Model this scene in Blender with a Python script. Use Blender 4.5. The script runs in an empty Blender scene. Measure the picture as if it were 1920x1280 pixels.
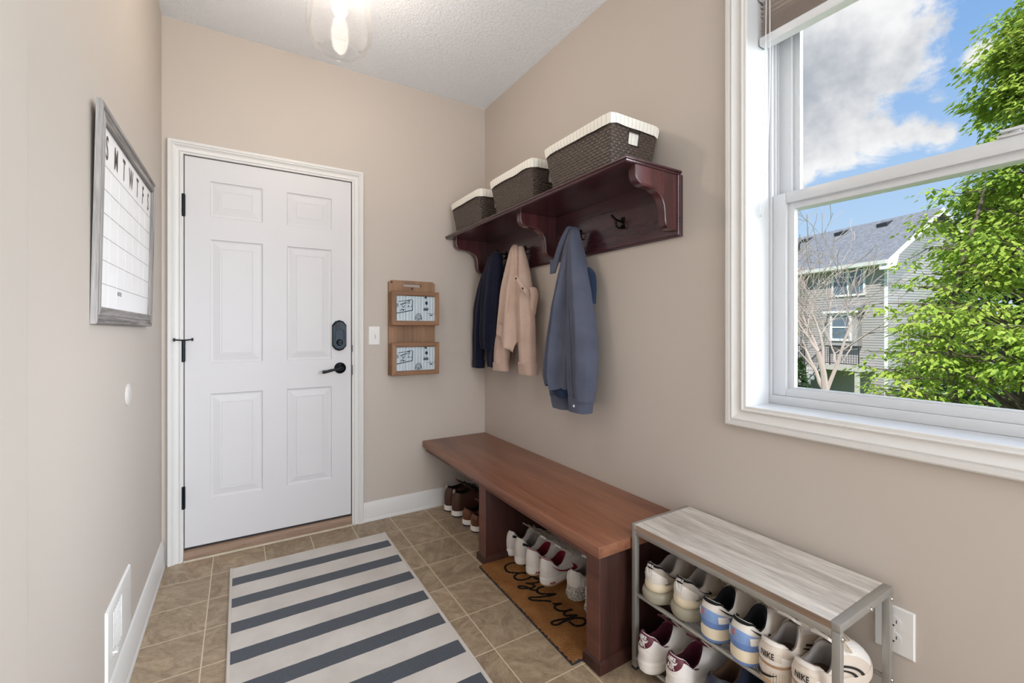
import bpy, bmesh, math, random
from mathutils import Vector, Matrix, noise
random.seed(7)
sc = bpy.context.scene
COL = sc.collection
PI = math.pi

# ------------------------------------------------------------------ helpers
def lerp(a, b, t): return a + (b - a) * t
def table(tab, x):
    if x <= tab[0][0]: return tab[0][1]
    for (a, b), (c, d) in zip(tab, tab[1:]):
        if x <= c:
            t = (x - a) / (c - a); t = t * t * (3 - 2 * t)
            return b + (d - b) * t
    return tab[-1][1]
def lin(tab, x):
    if x <= tab[0][0]: return tab[0][1]
    for (a, b), (c, d) in zip(tab, tab[1:]):
        if x <= c: return b + (d - b) * (x - a) / (c - a)
    return tab[-1][1]
def catmull(pts, n=6, closed=False):
    pts = [Vector(p) for p in pts]; out = []; m = len(pts)
    for i in range(m if closed else m - 1):
        p0 = pts[i - 1] if (i > 0 or closed) else pts[0]
        p1 = pts[i]; p2 = pts[(i + 1) % m]
        p3 = pts[(i + 2) % m] if (i + 2 < m or closed) else pts[-1]
        for k in range(n):
            t = k / n
            out.append(0.5 * ((2 * p1) + (p2 - p0) * t + (2 * p0 - 5 * p1 + 4 * p2 - p3) * t * t + (3 * p1 - p0 - 3 * p2 + p3) * t ** 3))
    if not closed: out.append(pts[-1])
    return out

class MB:
    def __init__(s): s.v = []; s.f = []; s.m = []; s.uv = []; s.hasuv = False
    def add(s, vs, fs, mi=0, uvs=None):
        o = len(s.v); s.v += [Vector(p) for p in vs]
        for k, f in enumerate(fs):
            s.f.append([i + o for i in f]); s.m.append(mi)
            s.uv.append(uvs[k] if uvs else None)
        if uvs: s.hasuv = True
        return s
    def box(s, x0, x1, y0, y1, z0, z1, bev=0.0, seg=2, mi=0):
        bm = bmesh.new(); bmesh.ops.create_cube(bm, size=1)
        for v in bm.verts:
            v.co = Vector((lerp(x0, x1, v.co.x + .5), lerp(y0, y1, v.co.y + .5), lerp(z0, z1, v.co.z + .5)))
        if bev: bmesh.ops.bevel(bm, geom=bm.edges[:], offset=bev, segments=seg, affect='EDGES', profile=.5)
        bm.verts.index_update()
        s.add([v.co.copy() for v in bm.verts], [[v.index for v in f.verts] for f in bm.faces], mi); bm.free()
        return s
    def obox(s, c, ax, ay, az, hx, hy, hz, bev=0.0, mi=0):
        t = MB().box(-hx, hx, -hy, hy, -hz, hz, bev)
        ax = Vector(ax).normalized(); ay = Vector(ay).normalized(); az = Vector(az).normalized(); c = Vector(c)
        s.add([c + ax * p.x + ay * p.y + az * p.z for p in t.v], t.f, mi); return s
    def tube(s, pts, r, n=8, caps=True, closed=False, mi=0, flat=None):
        pts = [Vector(p) for p in pts]; m = len(pts); rings = []; up = None
        for i, p in enumerate(pts):
            a = pts[i - 1] if (i > 0 or closed) else p
            b = pts[(i + 1) % m] if (i < m - 1 or closed) else p
            t = (b - a)
            if t.length < 1e-9: t = Vector((0, 0, 1))
            t.normalize()
            if up is None:
                up = Vector((0, 0, 1)) if abs(t.z) < .9 else Vector((1, 0, 0))
            up = up - t * up.dot(t)
            if up.length < 1e-6: up = t.orthogonal()
            up.normalize(); sd = t.cross(up)
            rr = r[i] if isinstance(r, (list, tuple)) else r
            fu, fs = flat if flat else (1, 1)
            rings.append([p + up * math.cos(2 * PI * k / n) * rr * fu + sd * math.sin(2 * PI * k / n) * rr * fs for k in range(n)])
        if closed: rings.append(rings[0])
        return s.loft(rings, True, caps and not closed, mi)
    def loft(s, rings, closed=True, caps=False, mi=0):
        n = len(rings[0]); vs = [p for r in rings for p in r]; fs = []
        for i in range(len(rings) - 1):
            for k in range(n if closed else n - 1):
                a = i * n + k; b = i * n + (k + 1) % n
                fs.append([a, b, b + n, a + n])
        if caps:
            fs.append(list(range(n))[::-1]); fs.append([(len(rings) - 1) * n + k for k in range(n)])
        return s.add(vs, fs, mi)
    def lathe(s, prof, c=(0, 0, 0), n=32, axis='z', mi=0, capb=False, capt=False):
        c = Vector(c); rings = []
        for r, h in prof:
            ring = []
            for k in range(n):
                a = 2 * PI * k / n
                if axis == 'z': ring.append(c + Vector((r * math.cos(a), r * math.sin(a), h)))
                elif axis == 'y': ring.append(c + Vector((r * math.cos(a), h, r * math.sin(a))))
                else: ring.append(c + Vector((h, r * math.cos(a), r * math.sin(a))))
            rings.append(ring)
        s.loft(rings, True, False, mi)
        o = len(s.v) - n * len(rings)
        if capb: s.f.append([o + k for k in range(n)][::-1]); s.m.append(mi); s.uv.append(None)
        if capt: s.f.append([o + n * (len(rings) - 1) + k for k in range(n)]); s.m.append(mi); s.uv.append(None)
        return s
    def prism(s, poly, fn, h0, h1, mi=0):
        n = len(poly); vs = [fn(a, b, h0) for a, b in poly] + [fn(a, b, h1) for a, b in poly]
        fs = [list(range(n))[::-1], list(range(n, 2 * n))] + [[k, (k + 1) % n, (k + 1) % n + n, k + n] for k in range(n)]
        return s.add(vs, fs, mi)
    def grid(s, P, nu, nv, mi=0, uvf=None):
        vs = [P(i / nu, j / nv) for j in range(nv + 1) for i in range(nu + 1)]
        fs = []; uvs = []
        for j in range(nv):
            for i in range(nu):
                a = j * (nu + 1) + i; fs.append([a, a + 1, a + nu + 2, a + nu + 1])
                if uvf: uvs.append([uvf(i / nu, j / nv), uvf((i + 1) / nu, j / nv), uvf((i + 1) / nu, (j + 1) / nv), uvf(i / nu, (j + 1) / nv)])
        return s.add(vs, fs, mi, uvs if uvf else None)
    def slab(s, P, nu, nv, th, mi=0):
        """grid surface given as P(u,v) -> (point, normal), closed to a thickness"""
        A = [P(i / nu, j / nv) for j in range(nv + 1) for i in range(nu + 1)]
        N = (nu + 1) * (nv + 1)
        vs = [a[0] + a[1] * th for a in A] + [a[0] - a[1] * .0005 for a in A]; fs = []
        for j in range(nv):
            for i in range(nu):
                a = j * (nu + 1) + i; q = [a, a + 1, a + nu + 2, a + nu + 1]
                fs.append(q); fs.append([k + N for k in q][::-1])
        bd = [i for i in range(nu + 1)] + [(j + 1) * (nu + 1) + nu for j in range(nv)] + [nv * (nu + 1) + i for i in range(nu - 1, -1, -1)] + [j * (nu + 1) for j in range(nv - 1, 0, -1)]
        for a, b in zip(bd, bd[1:] + bd[:1]): fs.append([b, a, a + N, b + N])
        return s.add(vs, fs, mi)
    def build(s, name, mats, parent=None, smooth=35, local=False, fix=True):
        off = Vector((0, 0, 0))
        if parent is not None and not local: off = WORLD[parent.name]
        me = bpy.data.meshes.new(name)
        me.from_pydata([tuple(p - off) for p in s.v], [], s.f)
        if s.hasuv:
            ul = me.uv_layers.new(name='UVMap'); k = 0
            for fi, f in enumerate(s.f):
                for j in range(len(f)):
                    if s.uv[fi]: ul.data[k].uv = s.uv[fi][j]
                    k += 1
        mats = mats if isinstance(mats, (list, tuple)) else [mats]
        for m in mats: me.materials.append(m)
        for p, mi in zip(me.polygons, s.m): p.material_index = mi
        if fix:
            bm = bmesh.new(); bm.from_mesh(me); bmesh.ops.recalc_face_normals(bm, faces=bm.faces[:]); bm.to_mesh(me); bm.free()
        if smooth:
            me.polygons.foreach_set('use_smooth', [True] * len(me.polygons))
            me.set_sharp_from_angle(angle=math.radians(smooth))
        o = bpy.data.objects.new(name, me); COL.objects.link(o)
        if parent is not None:
            o.parent = parent
        WORLD[o.name] = off
        return o

WORLD = {}
def thing(name, label, cat, loc=(0, 0, 0), rz=0, group=None):
    o = bpy.data.objects.new(name, None); COL.objects.link(o)
    o.empty_display_size = .05
    o.location = loc; o.rotation_euler = (0, 0, rz); WORLD[o.name] = Vector(loc)
    o['label'] = label; o['category'] = cat
    if group: o['group'] = group
    return o
def tag(o, label, cat, group=None):
    o['label'] = label; o['category'] = cat
    if group: o['group'] = group
    return o
def struct(o, label=None, cat='structure'):
    o['kind'] = 'structure'
    if label: o['label'] = label
    o['category'] = cat
    return o
def sroot(name, loc, label, cat):
    o = thing(name, label, cat, loc); o['kind'] = 'structure'; return o
def text_mesh(txt, size=1.0, bold=0.0, shear=0.0, sp=1.0, res=3):
    cu = bpy.data.curves.new('txt', 'FONT'); cu.body = txt; cu.size = size; cu.offset = bold; cu.shear = shear
    cu.space_character = sp; cu.align_x = 'CENTER'; cu.align_y = 'CENTER'; cu.resolution_u = res
    ob = bpy.data.objects.new('txt', cu); COL.objects.link(ob)
    dg = bpy.context.evaluated_depsgraph_get(); dg.update()
    me = bpy.data.meshes.new_from_object(ob.evaluated_get(dg))
    vs = [tuple(v.co) for v in me.vertices]; fs = [list(p.vertices) for p in me.polygons]
    bpy.data.objects.remove(ob); bpy.data.curves.remove(cu); bpy.data.meshes.remove(me)
    return vs, fs

# ------------------------------------------------------------------ materials
def hexlin(h):
    h = h.lstrip('#'); r = [int(h[i:i + 2], 16) / 255 for i in (0, 2, 4)]
    return tuple((c / 12.92 if c <= .04045 else ((c + .055) / 1.055) ** 2.4) for c in r) + (1,)
class NT:
    def __init__(s, name):
        s.m = bpy.data.materials.new(name); s.m.use_nodes = True; s.t = s.m.node_tree; s.t.nodes.clear()
        s.out = s.n('ShaderNodeOutputMaterial')
    def n(s, ty, **kw):
        x = s.t.nodes.new(ty)
        for k, v in kw.items():
            if k == 'inp':
                for a, b in v.items():
                    if isinstance(b, bpy.types.NodeSocket): s.t.links.new(b, x.inputs[a])
                    else: x.inputs[a].default_value = b
            else: setattr(x, k, v)
        return x
    def math(s, op, a, b=None, c=None):
        x = s.n('ShaderNodeMath', operation=op)
        for i, q in enumerate((a, b, c)):
            if q is None: continue
            if isinstance(q, bpy.types.NodeSocket): s.t.links.new(q, x.inputs[i])
            else: x.inputs[i].default_value = q
        return x.outputs[0]
    def mix(s, f, a, b, blend='MIX'):
        x = s.n('ShaderNodeMix', data_type='RGBA', blend_type=blend)
        for i, q in ((0, f), (6, a), (7, b)):
            if isinstance(q, bpy.types.NodeSocket): s.t.links.new(q, x.inputs[i])
            else: x.inputs[i].default_value = q
        return x.outputs[2]
    def obj(s, scale=(1, 1, 1), rot=(0, 0, 0), uv=False, loc=(0, 0, 0)):
        tc = s.n('ShaderNodeTexCoord')
        return s.n('ShaderNodeMapping', inp={'Vector': tc.outputs['UV' if uv else 'Object'], 'Scale': scale, 'Rotation': rot, 'Location': loc}).outputs[0]
    def noise(s, vec, scale, detail=4, rough=.55, dist=0):
        return s.n('ShaderNodeTexNoise', inp={'Vector': vec, 'Scale': scale, 'Detail': detail, 'Roughness': rough, 'Distortion': dist}).outputs[0]
    def ramp(s, f, stops):
        x = s.n('ShaderNodeValToRGB'); e = x.color_ramp.elements
        while len(e) < len(stops): e.new(.5)
        for k, (p, c) in enumerate(stops): e[k].position = p; e[k].color = c if len(c) == 4 else tuple(c) + (1,)
        s.t.links.new(f, x.inputs[0]); return x.outputs[0]
    def bump(s, h, strength=.3, dist=.002, nrm=None):
        i = {'Height': h, 'Strength': strength, 'Distance': dist}
        if nrm is not None: i['Normal'] = nrm
        return s.n('ShaderNodeBump', inp=i).outputs[0]
    def pbr(s, col, rough=.5, metal=0, nrm=None, spec=.5, **kw):
        i = {'Base Color': col, 'Roughness': rough, 'Metallic': metal, 'Specular IOR Level': spec}
        if nrm is not None: i['Normal'] = nrm
        for k, v in kw.items(): i[k.replace('_', ' ')] = v
        b = s.n('ShaderNodeBsdfPrincipled', inp=i)
        s.t.links.new(b.outputs[0], s.out.inputs[0]); return s.m
def plain(name, col, rough=.5, metal=0, spec=.5, var=.08, vs=18, bump=0, bs=200, bd=.001, **kw):
    t = NT(name); c = hexlin(col) if isinstance(col, str) else tuple(col) + (1,)
    v = t.obj(); f = t.noise(v, vs, 3)
    col = t.mix(f, tuple(x * (1 - var) for x in c[:3]) + (1,), tuple(min(1, x * (1 + var)) for x in c[:3]) + (1,))
    nrm = t.bump(t.noise(v, bs, 3), bump, bd) if bump else None
    return t.pbr(col, rough, metal, nrm, spec, **kw)
def wood(name, dark, light, axis='y', scale=10, rough=.4, stretch=14, bump=.12, spec=.5, wear=None, mid=.5, coat=0):
    t = NT(name); a = hexlin(dark); b = hexlin(light)
    s = {'x': (1 / stretch, 1, 1), 'y': (1, 1 / stretch, 1), 'z': (1, 1, 1 / stretch)}[axis]
    v = t.obj(tuple(q * scale for q in s))
    f1 = t.noise(v, 3.0, 6, .6, .6); f2 = t.noise(v, 22.0, 3, .6, .2)
    f = t.math('ADD', t.math('MULTIPLY', f1, .72), t.math('MULTIPLY', f2, .28))
    col = t.ramp(f, [(max(0, mid - .18), a), (min(1, mid + .18), b)])
    if wear:
        g = t.noise(t.obj(), 6, 6, .7); g2 = t.math('GREATER_THAN', g, .70)
        col = t.mix(t.math('MULTIPLY', g2, .45), col, hexlin(wear))
    return t.pbr(col, rough, 0, t.bump(f, bump, .001), spec, Coat_Weight=coat, Coat_Roughness=.15)
def fabric(name, col, col2=None, rough=.9, scale=900, bump=.35, var=.12, sheen=.08, big=0):
    t = NT(name); c = hexlin(col); d = hexlin(col2) if col2 else tuple(x * (1 - var) for x in c[:3]) + (1,)
    v = t.obj(); f = t.noise(v, scale, 2, .7); g = t.noise(v, 7, 4)
    k = t.math('ADD', t.math('MULTIPLY', f, .6), t.math('MULTIPLY', g, .4))
    nrm = t.bump(f, bump, .0008)
    if big: nrm = t.bump(t.noise(v, 28, 4, .6, .6), big, .006, nrm)
    return t.pbr(t.ramp(k, [(.35, d), (.65, c)]), rough, 0, nrm, .2, Sheen_Weight=sheen)
def metal(name, col, rough=.35, metallic=1.0, bump=0):
    return plain(name, col, rough, metallic, .5, .06, 30, bump, 300)
M = {}

# ================================================================== ROOM
XL, XR, YB, ZC = -0.33, 1.488, 2.795, 2.743
XN = -0.28; YN = 0.99          # nearer stretch of left wall stands 5 cm proud
YF = -2.9                      # far end of the hall behind the camera

def m_paint(name, col):
    t = NT(name); v = t.obj()
    f = t.noise(v, 1.3, 3); c = hexlin(col)
    col = t.mix(f, tuple(x * .965 for x in c[:3]) + (1,), tuple(x * 1.035 for x in c[:3]) + (1,))
    return t.pbr(col, .62, 0, t.bump(t.noise(v, 160, 3, .6), .10, .0012), .35)
M['paint'] = m_paint('greige_wall_paint', '#bdb4ab')
def m_ceiling():
    t = NT('stippled_white_ceiling'); v = t.obj()
    f = t.noise(v, 55, 4, .65, .8); g = t.noise(v, 120, 2)
    h = t.math('ADD', t.math('MULTIPLY', f, .75), t.math('MULTIPLY', g, .25))
    return t.pbr(hexlin('#edf2f9'), .9, 0, t.bump(h, .85, .012), .2)
M['ceil'] = m_ceiling()
def m_floor():
    t = NT('slate_pattern_vinyl_tile'); v = t.obj()
    xyz = t.n('ShaderNodeSeparateXYZ', inp={0: v})
    px, py = .2295, .2280
    ax = t.math('DIVIDE', t.math('SUBTRACT', xyz.outputs[0], .803 - 20 * px), px)
    ay = t.math('DIVIDE', t.math('SUBTRACT', xyz.outputs[1], 2.573 - 40 * py), py)
    fx = t.math('FRACT', ax); fy = t.math('FRACT', ay)
    dx = t.math('MULTIPLY', t.math('MINIMUM', fx, t.math('SUBTRACT', 1.0, fx)), px)
    dy = t.math('MULTIPLY', t.math('MINIMUM', fy, t.math('SUBTRACT', 1.0, fy)), py)
    wob = t.math('MULTIPLY', t.math('SUBTRACT', t.noise(v, 60, 2), .5), .0016)
    d = t.math('ADD', t.math('MINIMUM', dx, dy), wob)
    gr = t.n('ShaderNodeMapRange', inp={0: d, 1: .0013, 2: .0027, 3: 1.0, 4: 0.0}).outputs[0]
    cell = t.n('ShaderNodeCombineXYZ', inp={0: t.math('FLOOR', ax), 1: t.math('FLOOR', ay)}).outputs[0]
    wn = t.n('ShaderNodeTexWhiteNoise', noise_dimensions='3D', inp={'Vector': cell})
    off = t.n('ShaderNodeVectorMath', operation='SCALE', inp={0: wn.outputs['Color'], 'Scale': 9.0}).outputs[0]
    vv = t.n('ShaderNodeVectorMath', operation='ADD', inp={0: v, 1: off}).outputs[0]
    ang = t.math('MULTIPLY', t.math('SUBTRACT', wn.outputs['Value'], .5), 3.0)
    vr = t.n('ShaderNodeVectorRotate', rotation_type='Z_AXIS', inp={'Vector': vv, 'Angle': ang}).outputs[0]
    vm = t.n('ShaderNodeMapping', inp={'Vector': vr, 'Scale': (1, 1.8, 1)}).outputs[0]
    n1 = t.noise(vm, 9, 9, .72, 1.1); n2 = t.noise(vm, 40, 5, .75, .6)
    n = t.math('ADD', t.math('MULTIPLY', n1, .7), t.math('MULTIPLY', n2, .3))
    c = t.ramp(n, [(.32, hexlin('#75624e')), (.46, hexlin('#917e68')), (.56, hexlin('#a59279')), (.72, hexlin('#bba990'))])
    tone = t.math('ADD', .90, t.math('MULTIPLY', wn.outputs['Value'], .18))
    c = t.mix(1.0, c, t.n('ShaderNodeCombineColor', inp={0: tone, 1: tone, 2: tone}).outputs[0], 'MULTIPLY')
    c = t.mix(gr, c, hexlin('#d2c2a6'))
    h = t.math('SUBTRACT', n, t.math('MULTIPLY', gr, .5))
    return t.pbr(c, .42, 0, t.bump(h, .35, .003), .4)
M['floor'] = m_floor()
M['trim'] = plain('white_trim_paint', '#d6d5d3', .42, 0, .45, .012, 8)
M['vinyl'] = plain('white_window_vinyl', '#ccced1', .35, 0, .5, .01, 8)
M['door'] = plain('white_door_paint', '#cfced0', .5, 0, .4, .012, 5, .06, 260)
M['offw'] = plain('off_white_plastic', '#c4bfba', .5, 0, .4, .01)
M['plate'] = plain('white_plastic', '#dddcda', .35, 0, .5, .01)
M['bronze'] = metal('dark_bronze_metal', '#20252a', .32, .85)
M['gapgrey'] = plain('grey_gap_shade', '#77777a', .7, 0, .3)  # grey painted in for the shade in the gap around the door
M['darkgap'] = plain('dark_rubber', '#2a2b30', .7, 0, .3)
M['sill'] = wood('worn_oak_threshold', '#6d5340', '#a08670', 'x', 8, .5)

struct(MB().box(-.5, XR + .15, YF - .12, YB + .12, -.12, 0).build('floor', M['floor'], smooth=0), 'slate patterned beige vinyl tile floor', 'floor')
struct(MB().box(-.5, XR + .15, YF - .12, YB + .12, ZC, ZC + .16).build('ceiling', M['ceil'], smooth=0), 'white stippled ceiling', 'ceiling')
# left wall, bullnosed near stretch
w = MB(); w.box(XL - .12, XL, YN - .02, YB, 0, ZC)
struct(w.build('wall_left', M['paint'], smooth=0), 'greige left wall with the calendar', 'wall')
w = MB(); prof = [(XN - .2, YN), (XN - .012, YN)] + [(XN - .012 + .012 * math.sin(a * PI / 10), YN - .012 + .012 * math.cos(a * PI / 10)) for a in range(1, 6)] + [(XN, YF), (XN - .2, YF)]
w.prism(prof, lambda a, b, h: Vector((a, b, h)), 0, ZC)
struct(w.build('wall_left_near', M['paint'], smooth=30), 'nearer stretch of the left wall standing proud', 'wall')
# back wall with the door opening
w = MB(); dx0, dx1, dz = -.2465, .5835, 2.073
w.box(XL - .12, dx0, YB, YB + .12, 0, ZC); w.box(dx1, XR + .15, YB, YB + .12, 0, ZC); w.box(dx0, dx1, YB, YB + .12, dz, ZC)
struct(w.build('wall_back', M['paint'], smooth=0), 'greige wall around the white door', 'wall')
# right wall with the window opening
wy0, wy1, wz0, wz1 = -.36, .879, .915, 2.36
w = MB()
cy0, cy1, cz0, cz1 = -1.85, -.58, .75, 2.35
w.box(XR, XR + .15, wy1, YB, 0, ZC); w.box(XR, XR + .15, cy1, wy0, 0, ZC); w.box(XR, XR + .15, YF, cy0, 0, ZC)
w.box(XR, XR + .15, cy0, cy1, 0, cz0); w.box(XR, XR + .15, cy0, cy1, cz1, ZC)
w.box(XR, XR + .15, wy0, wy1, 0, wz0); w.box(XR, XR + .15, wy0, wy1, wz1, ZC)
struct(w.build('wall_right', M['paint'], smooth=0), 'greige wall with the window', 'wall')
# wall behind the camera with an added opening for fill light
w = MB(); bx0, bx1, bz0, bz1 = -.1, 1.3, .5, 2.35
w.box(XN - .2, bx0, YF - .12, YF, 0, ZC); w.box(bx1, XR + .15, YF - .12, YF, 0, ZC)
w.box(bx0, bx1, YF - .12, YF, 0, bz0); w.box(bx0, bx1, YF - .12, YF, bz1, ZC)
struct(w.build('wall_front', M['paint'], smooth=0), 'greige wall behind the viewer', 'wall')

# --- baseboards
def baseboard(name, pts, nrm, h=.118):
    prof = [(0, 0), (.016, 0), (.016, .004), (.015, .016), (.013, .020), (.0125, h - .03), (.010, h - .022), (.0085, h - .010), (.006, h - .003), (.0, h)]
    b = MB(); rings = []
    for p in pts: rings.append([Vector((p[0] + nrm[0] * o, p[1] + nrm[1] * o, z)) for o, z in prof])
    b.loft(rings, True, True); return struct(b.build(name, M['trim'], smooth=25), None, 'baseboard')
baseboard('baseboard_left', [(XL, YN, 0), (XL, YB - .018, 0)], (1, 0), .132)
baseboard('baseboard_back', [(.6445, YB, 0), (XR, YB, 0)], (0, -1))
baseboard('baseboard_right', [(XR, YB - .017, 0), (XR, YF, 0)], (-1, 0))

# --- mitred casings
def casing(name, corners, outs, prof, mp, closed):
    b = MB(); rings = []
    for (p, q), (ox, oy) in zip(corners, outs):
        rings.append([mp(p + ox * a, q + oy * a, h) for a, h in prof])
    if closed: rings.append(rings[0])
    b.loft(rings, True, not closed)
    return b.build(name, M['trim'], smooth=20)
CP = [(0, 0), (0, .008), (.002, .010), (.009, .010), (.010, .0135), (.013, .0150), (.016, .0135), (.017, .0085), (.024, .0090), (.032, .0115), (.039, .0160), (.042, .0195), (.044, .0195), (.045, .0165), (.049, .0165), (.050, .021), (.061, .021), (.065, .018), (.065, 0)]
o = casing('trim_1', [(-.242, 0), (-.242, 2.068), (.579, 2.068), (.579, 0)], [(-1, 0), (-1, 1), (1, 1), (1, 0)], CP,
           lambda p, q, h: Vector((p, YB - h, q)), False)
struct(o, 'white moulded casing around the door', 'door casing')
CPW = [(a * 1.12, h) for a, h in CP]
o = casing('trim_2', [(wy1 - .002, wz0 + .002), (wy1 - .002, wz1 - .002), (wy0 + .002, wz1 - .002), (wy0 + .002, wz0 + .002)],
           [(1, -1), (1, 1), (-1, 1), (-1, -1)], CPW, lambda p, q, h: Vector((XR - h, p, q)), True)
struct(o, 'white moulded casing around the window', 'window casing')

# --- threshold
b = MB(); rings = []
for x in (-.2415, .5785): rings.append([Vector((x, y, z)) for y, z in ((YB + .11, 0), (YB - .012, 0), (YB - .014, .012), (YB - .006, .046), (YB + .004, .052), (YB + .11, .056))])
b.loft(rings, True, True)
o = struct(b.build('trim_3', M['sill'], smooth=25), 'worn brown wooden door threshold', 'threshold')
b = MB().box(-.2415, .5785, YB - .024, YB - .0125, 0, .010, .003)
struct(b.build('trim_4', plain('old_caulk', '#c2b5a2', .8, var=.25, vs=40), smooth=30), 'strip of old caulk along the threshold', 'caulk strip')

# --- door_1 : slab, panels, hinges, lock
DX0, DX1, DZ0, DZ1, DY = -.238, .5745, .066, 2.064, YB + .002
dr = sroot('door_1', (DX0, DY, DZ0), 'white six panel door with dark hardware', 'door')
b = MB()
pan = [(-.131, .109, 1.766, 1.951), (.228, .465, 1.766, 1.951), (-.131, .109, 1.003, 1.648), (.228, .465, 1.003, 1.648), (-.131, .109, .298, .843), (.228, .465, .298, .843)]
xs = [DX0, -.131, .109, .228, .465, DX1]; zs = [DZ0, .298, .843, 1.003, 1.648, 1.766, 1.951, DZ1]
for i in range(5):
    for j in range(7):
        x0, x1, z0, z1 = xs[i], xs[i + 1], zs[j], zs[j + 1]
        if any(abs(p[0] - x0) < .01 and abs(p[2] - z0) < .01 for p in pan):
            loops = [(0, 0), (.0035, .0055), (.009, .0075), (.014, .0075), (.046, .0012), (.050, .0026), (.052, .0012)]
            rr = []
            for ins, dp in loops:
                rr.append([Vector((x0 + ins, DY + dp, z0 + ins)), Vector((x1 - ins, DY + dp, z0 + ins)), Vector((x1 - ins, DY + dp, z1 - ins)), Vector((x0 + ins, DY + dp, z1 - ins))])
            b.loft(rr, True); o = len(b.v) - 4; b.f.append([o, o + 1, o + 2, o + 3]); b.m.append(0); b.uv.append(None)
        else:
            b.add([(x0, DY, z0), (x1, DY, z0), (x1, DY, z1), (x0, DY, z1)], [[0, 1, 2, 3]])
b.add([(x, y, z) for y in (DY, DY + .04) for x, z in ((DX0, DZ0), (DX1, DZ0), (DX1, DZ1), (DX0, DZ1))],
      [[4, 5, 6, 7], [0, 1, 5, 4], [1, 2, 6, 5], [2, 3, 7, 6], [3, 0, 4, 7]])
b.build('door_panel', M['door'], dr, smooth=0, fix=False)
MB().box(DX0, DX1, DY + .003, DY + .034, .0585, DZ0 - .0005).build('door_sweep', M['darkgap'], dr, smooth=0)
MB().box(-.2459, -.2405, DY + .004, YB + .1, .06, 2.0685).box(.5775, .5829, DY + .004, YB + .1, .06, 2.0685).box(-.2405, .5775, DY + .004, YB + .1, 2.0665, 2.0725).build('door_jamb', M['gapgrey'], dr, smooth=0)
for z0, z1 in ((1.755, 1.863), (1.017, 1.124), (.272, .380)):
    h = MB().tube([(-.2415, YB - .010, z0), (-.2415, YB - .010, z1)], .0075, 12)
    h.box(-.249, -.2415, YB - .0105, YB - .0085, z0 + .003, z1 - .003).box(-.2415, -.234, YB - .006, YB + .0015, z0 + .003, z1 - .003)
    hg = h.build('hinge', M['bronze'], dr)
    k = MB()
    for zz in (z0, z1): k.lathe([(0, -.004), (.006, -.003), (.0085, 0), (.006, .003), (0, .004)], (-.2415, YB - .010, zz), 12)
    k.build('hinge_tip', M['bronze'], hg)
ds = MB().tube([(-.275, YB - .028, 1.127), (-.2415, YB - .014, 1.124), (-.205, YB - .034, 1.128)], .0032, 8)
ds = ds.build('hinge_pin_stop', M['bronze'], dr)
MB().lathe([(0, -.005), (.008, -.004), (.008, .004), (0, .005)], (-.277, YB - .029, 1.127), 12, 'x').lathe([(0, -.005), (.008, -.004), (.008, .004), (0, .005)], (-.203, YB - .035, 1.128), 12, 'x').build('rubber_pad', M['darkgap'], ds)
# deadbolt: long faceted escutcheon with keypad cover and thumb turn
def pill(w, h, ch):
    return [(-w, -h + ch), (-w * .55, -h + ch * .25), (0, -h), (w * .55, -h + ch * .25), (w, -h + ch), (w, h - ch), (w * .55, h - ch * .25), (0, h), (-w * .55, h - ch * .25), (-w, h - ch)]
cx, cz = .506, 1.143
b = MB(); rings = []
for sx, dp in ((1, 0), (1, .014), (.9, .022), (.0, .022)):
    rings.append([Vector((cx + a * sx, DY - dp, cz + c * sx)) for a, c in pill(.040, .091, .030)])
b.loft(rings)
lock = b.build('deadbolt', M['bronze'], dr, smooth=20)
b = MB().prism([(-.026, .035), (.026, .035), (.026, .066), (.016, .078), (-.016, .078), (-.026, .066)], lambda a, c, h: Vector((cx + a, DY - h, cz + c)), .0222, .0245)
b.build('battery_cover', metal('lock_black_gloss', '#1a2026', .12, .6), lock, smooth=0)
b = MB(); arc = [(-.025, -.03)] + [(-.025 * math.cos(a * PI / 12), .012 + .025 * math.sin(a * PI / 12)) for a in range(13)] + [(.025, -.03)]
b.tube([(cx + a, DY - .0235, cz + c) for a, c in arc], .0018, 6).build('rim_line', M['bronze'], lock)
b = MB().lathe([(.0, -.036), (.013, -.036), (.016, -.032), (.019, -.022)], (cx, DY, cz - .042), 24, 'y').box(cx - .012, cx + .012, DY - .046, DY - .034, cz - .047, cz - .037, .003)
b.build('thumb_turn', M['bronze'], lock)
# lever handle
hx, hz = .512, .949
b = MB().lathe([(0, -.020), (.010, -.020), (.014, -.016), (.027, -.013), (.0325, -.007), (.0335, 0)], (hx, DY, hz), 32, 'y')
lev = b.build('lever_rose', M['bronze'], dr)
b = MB().tube(catmull([(hx, DY - .018, hz), (hx, DY - .050, hz), (hx - .012, DY - .056, hz - .001), (hx - .05, DY - .057, hz - .006), (hx - .085, DY - .055, hz - .014), (hx - .106, DY - .053, hz - .016)], 5), [.010] * 6 + [.009] * 5 + [.0075] * 5 + [.0085] * 5 + [.0095] * 4 + [.0095], 10)
b.build('lever_handle', M['bronze'], lev)
MB().box(.5775, .5800, YB - .0190, YB - .010, 1.045, 1.085, .001).box(.5775, .5800, YB - .0190, YB - .010, .905, .965, .001).build('strike_plate', M['bronze'], dr)

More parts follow.
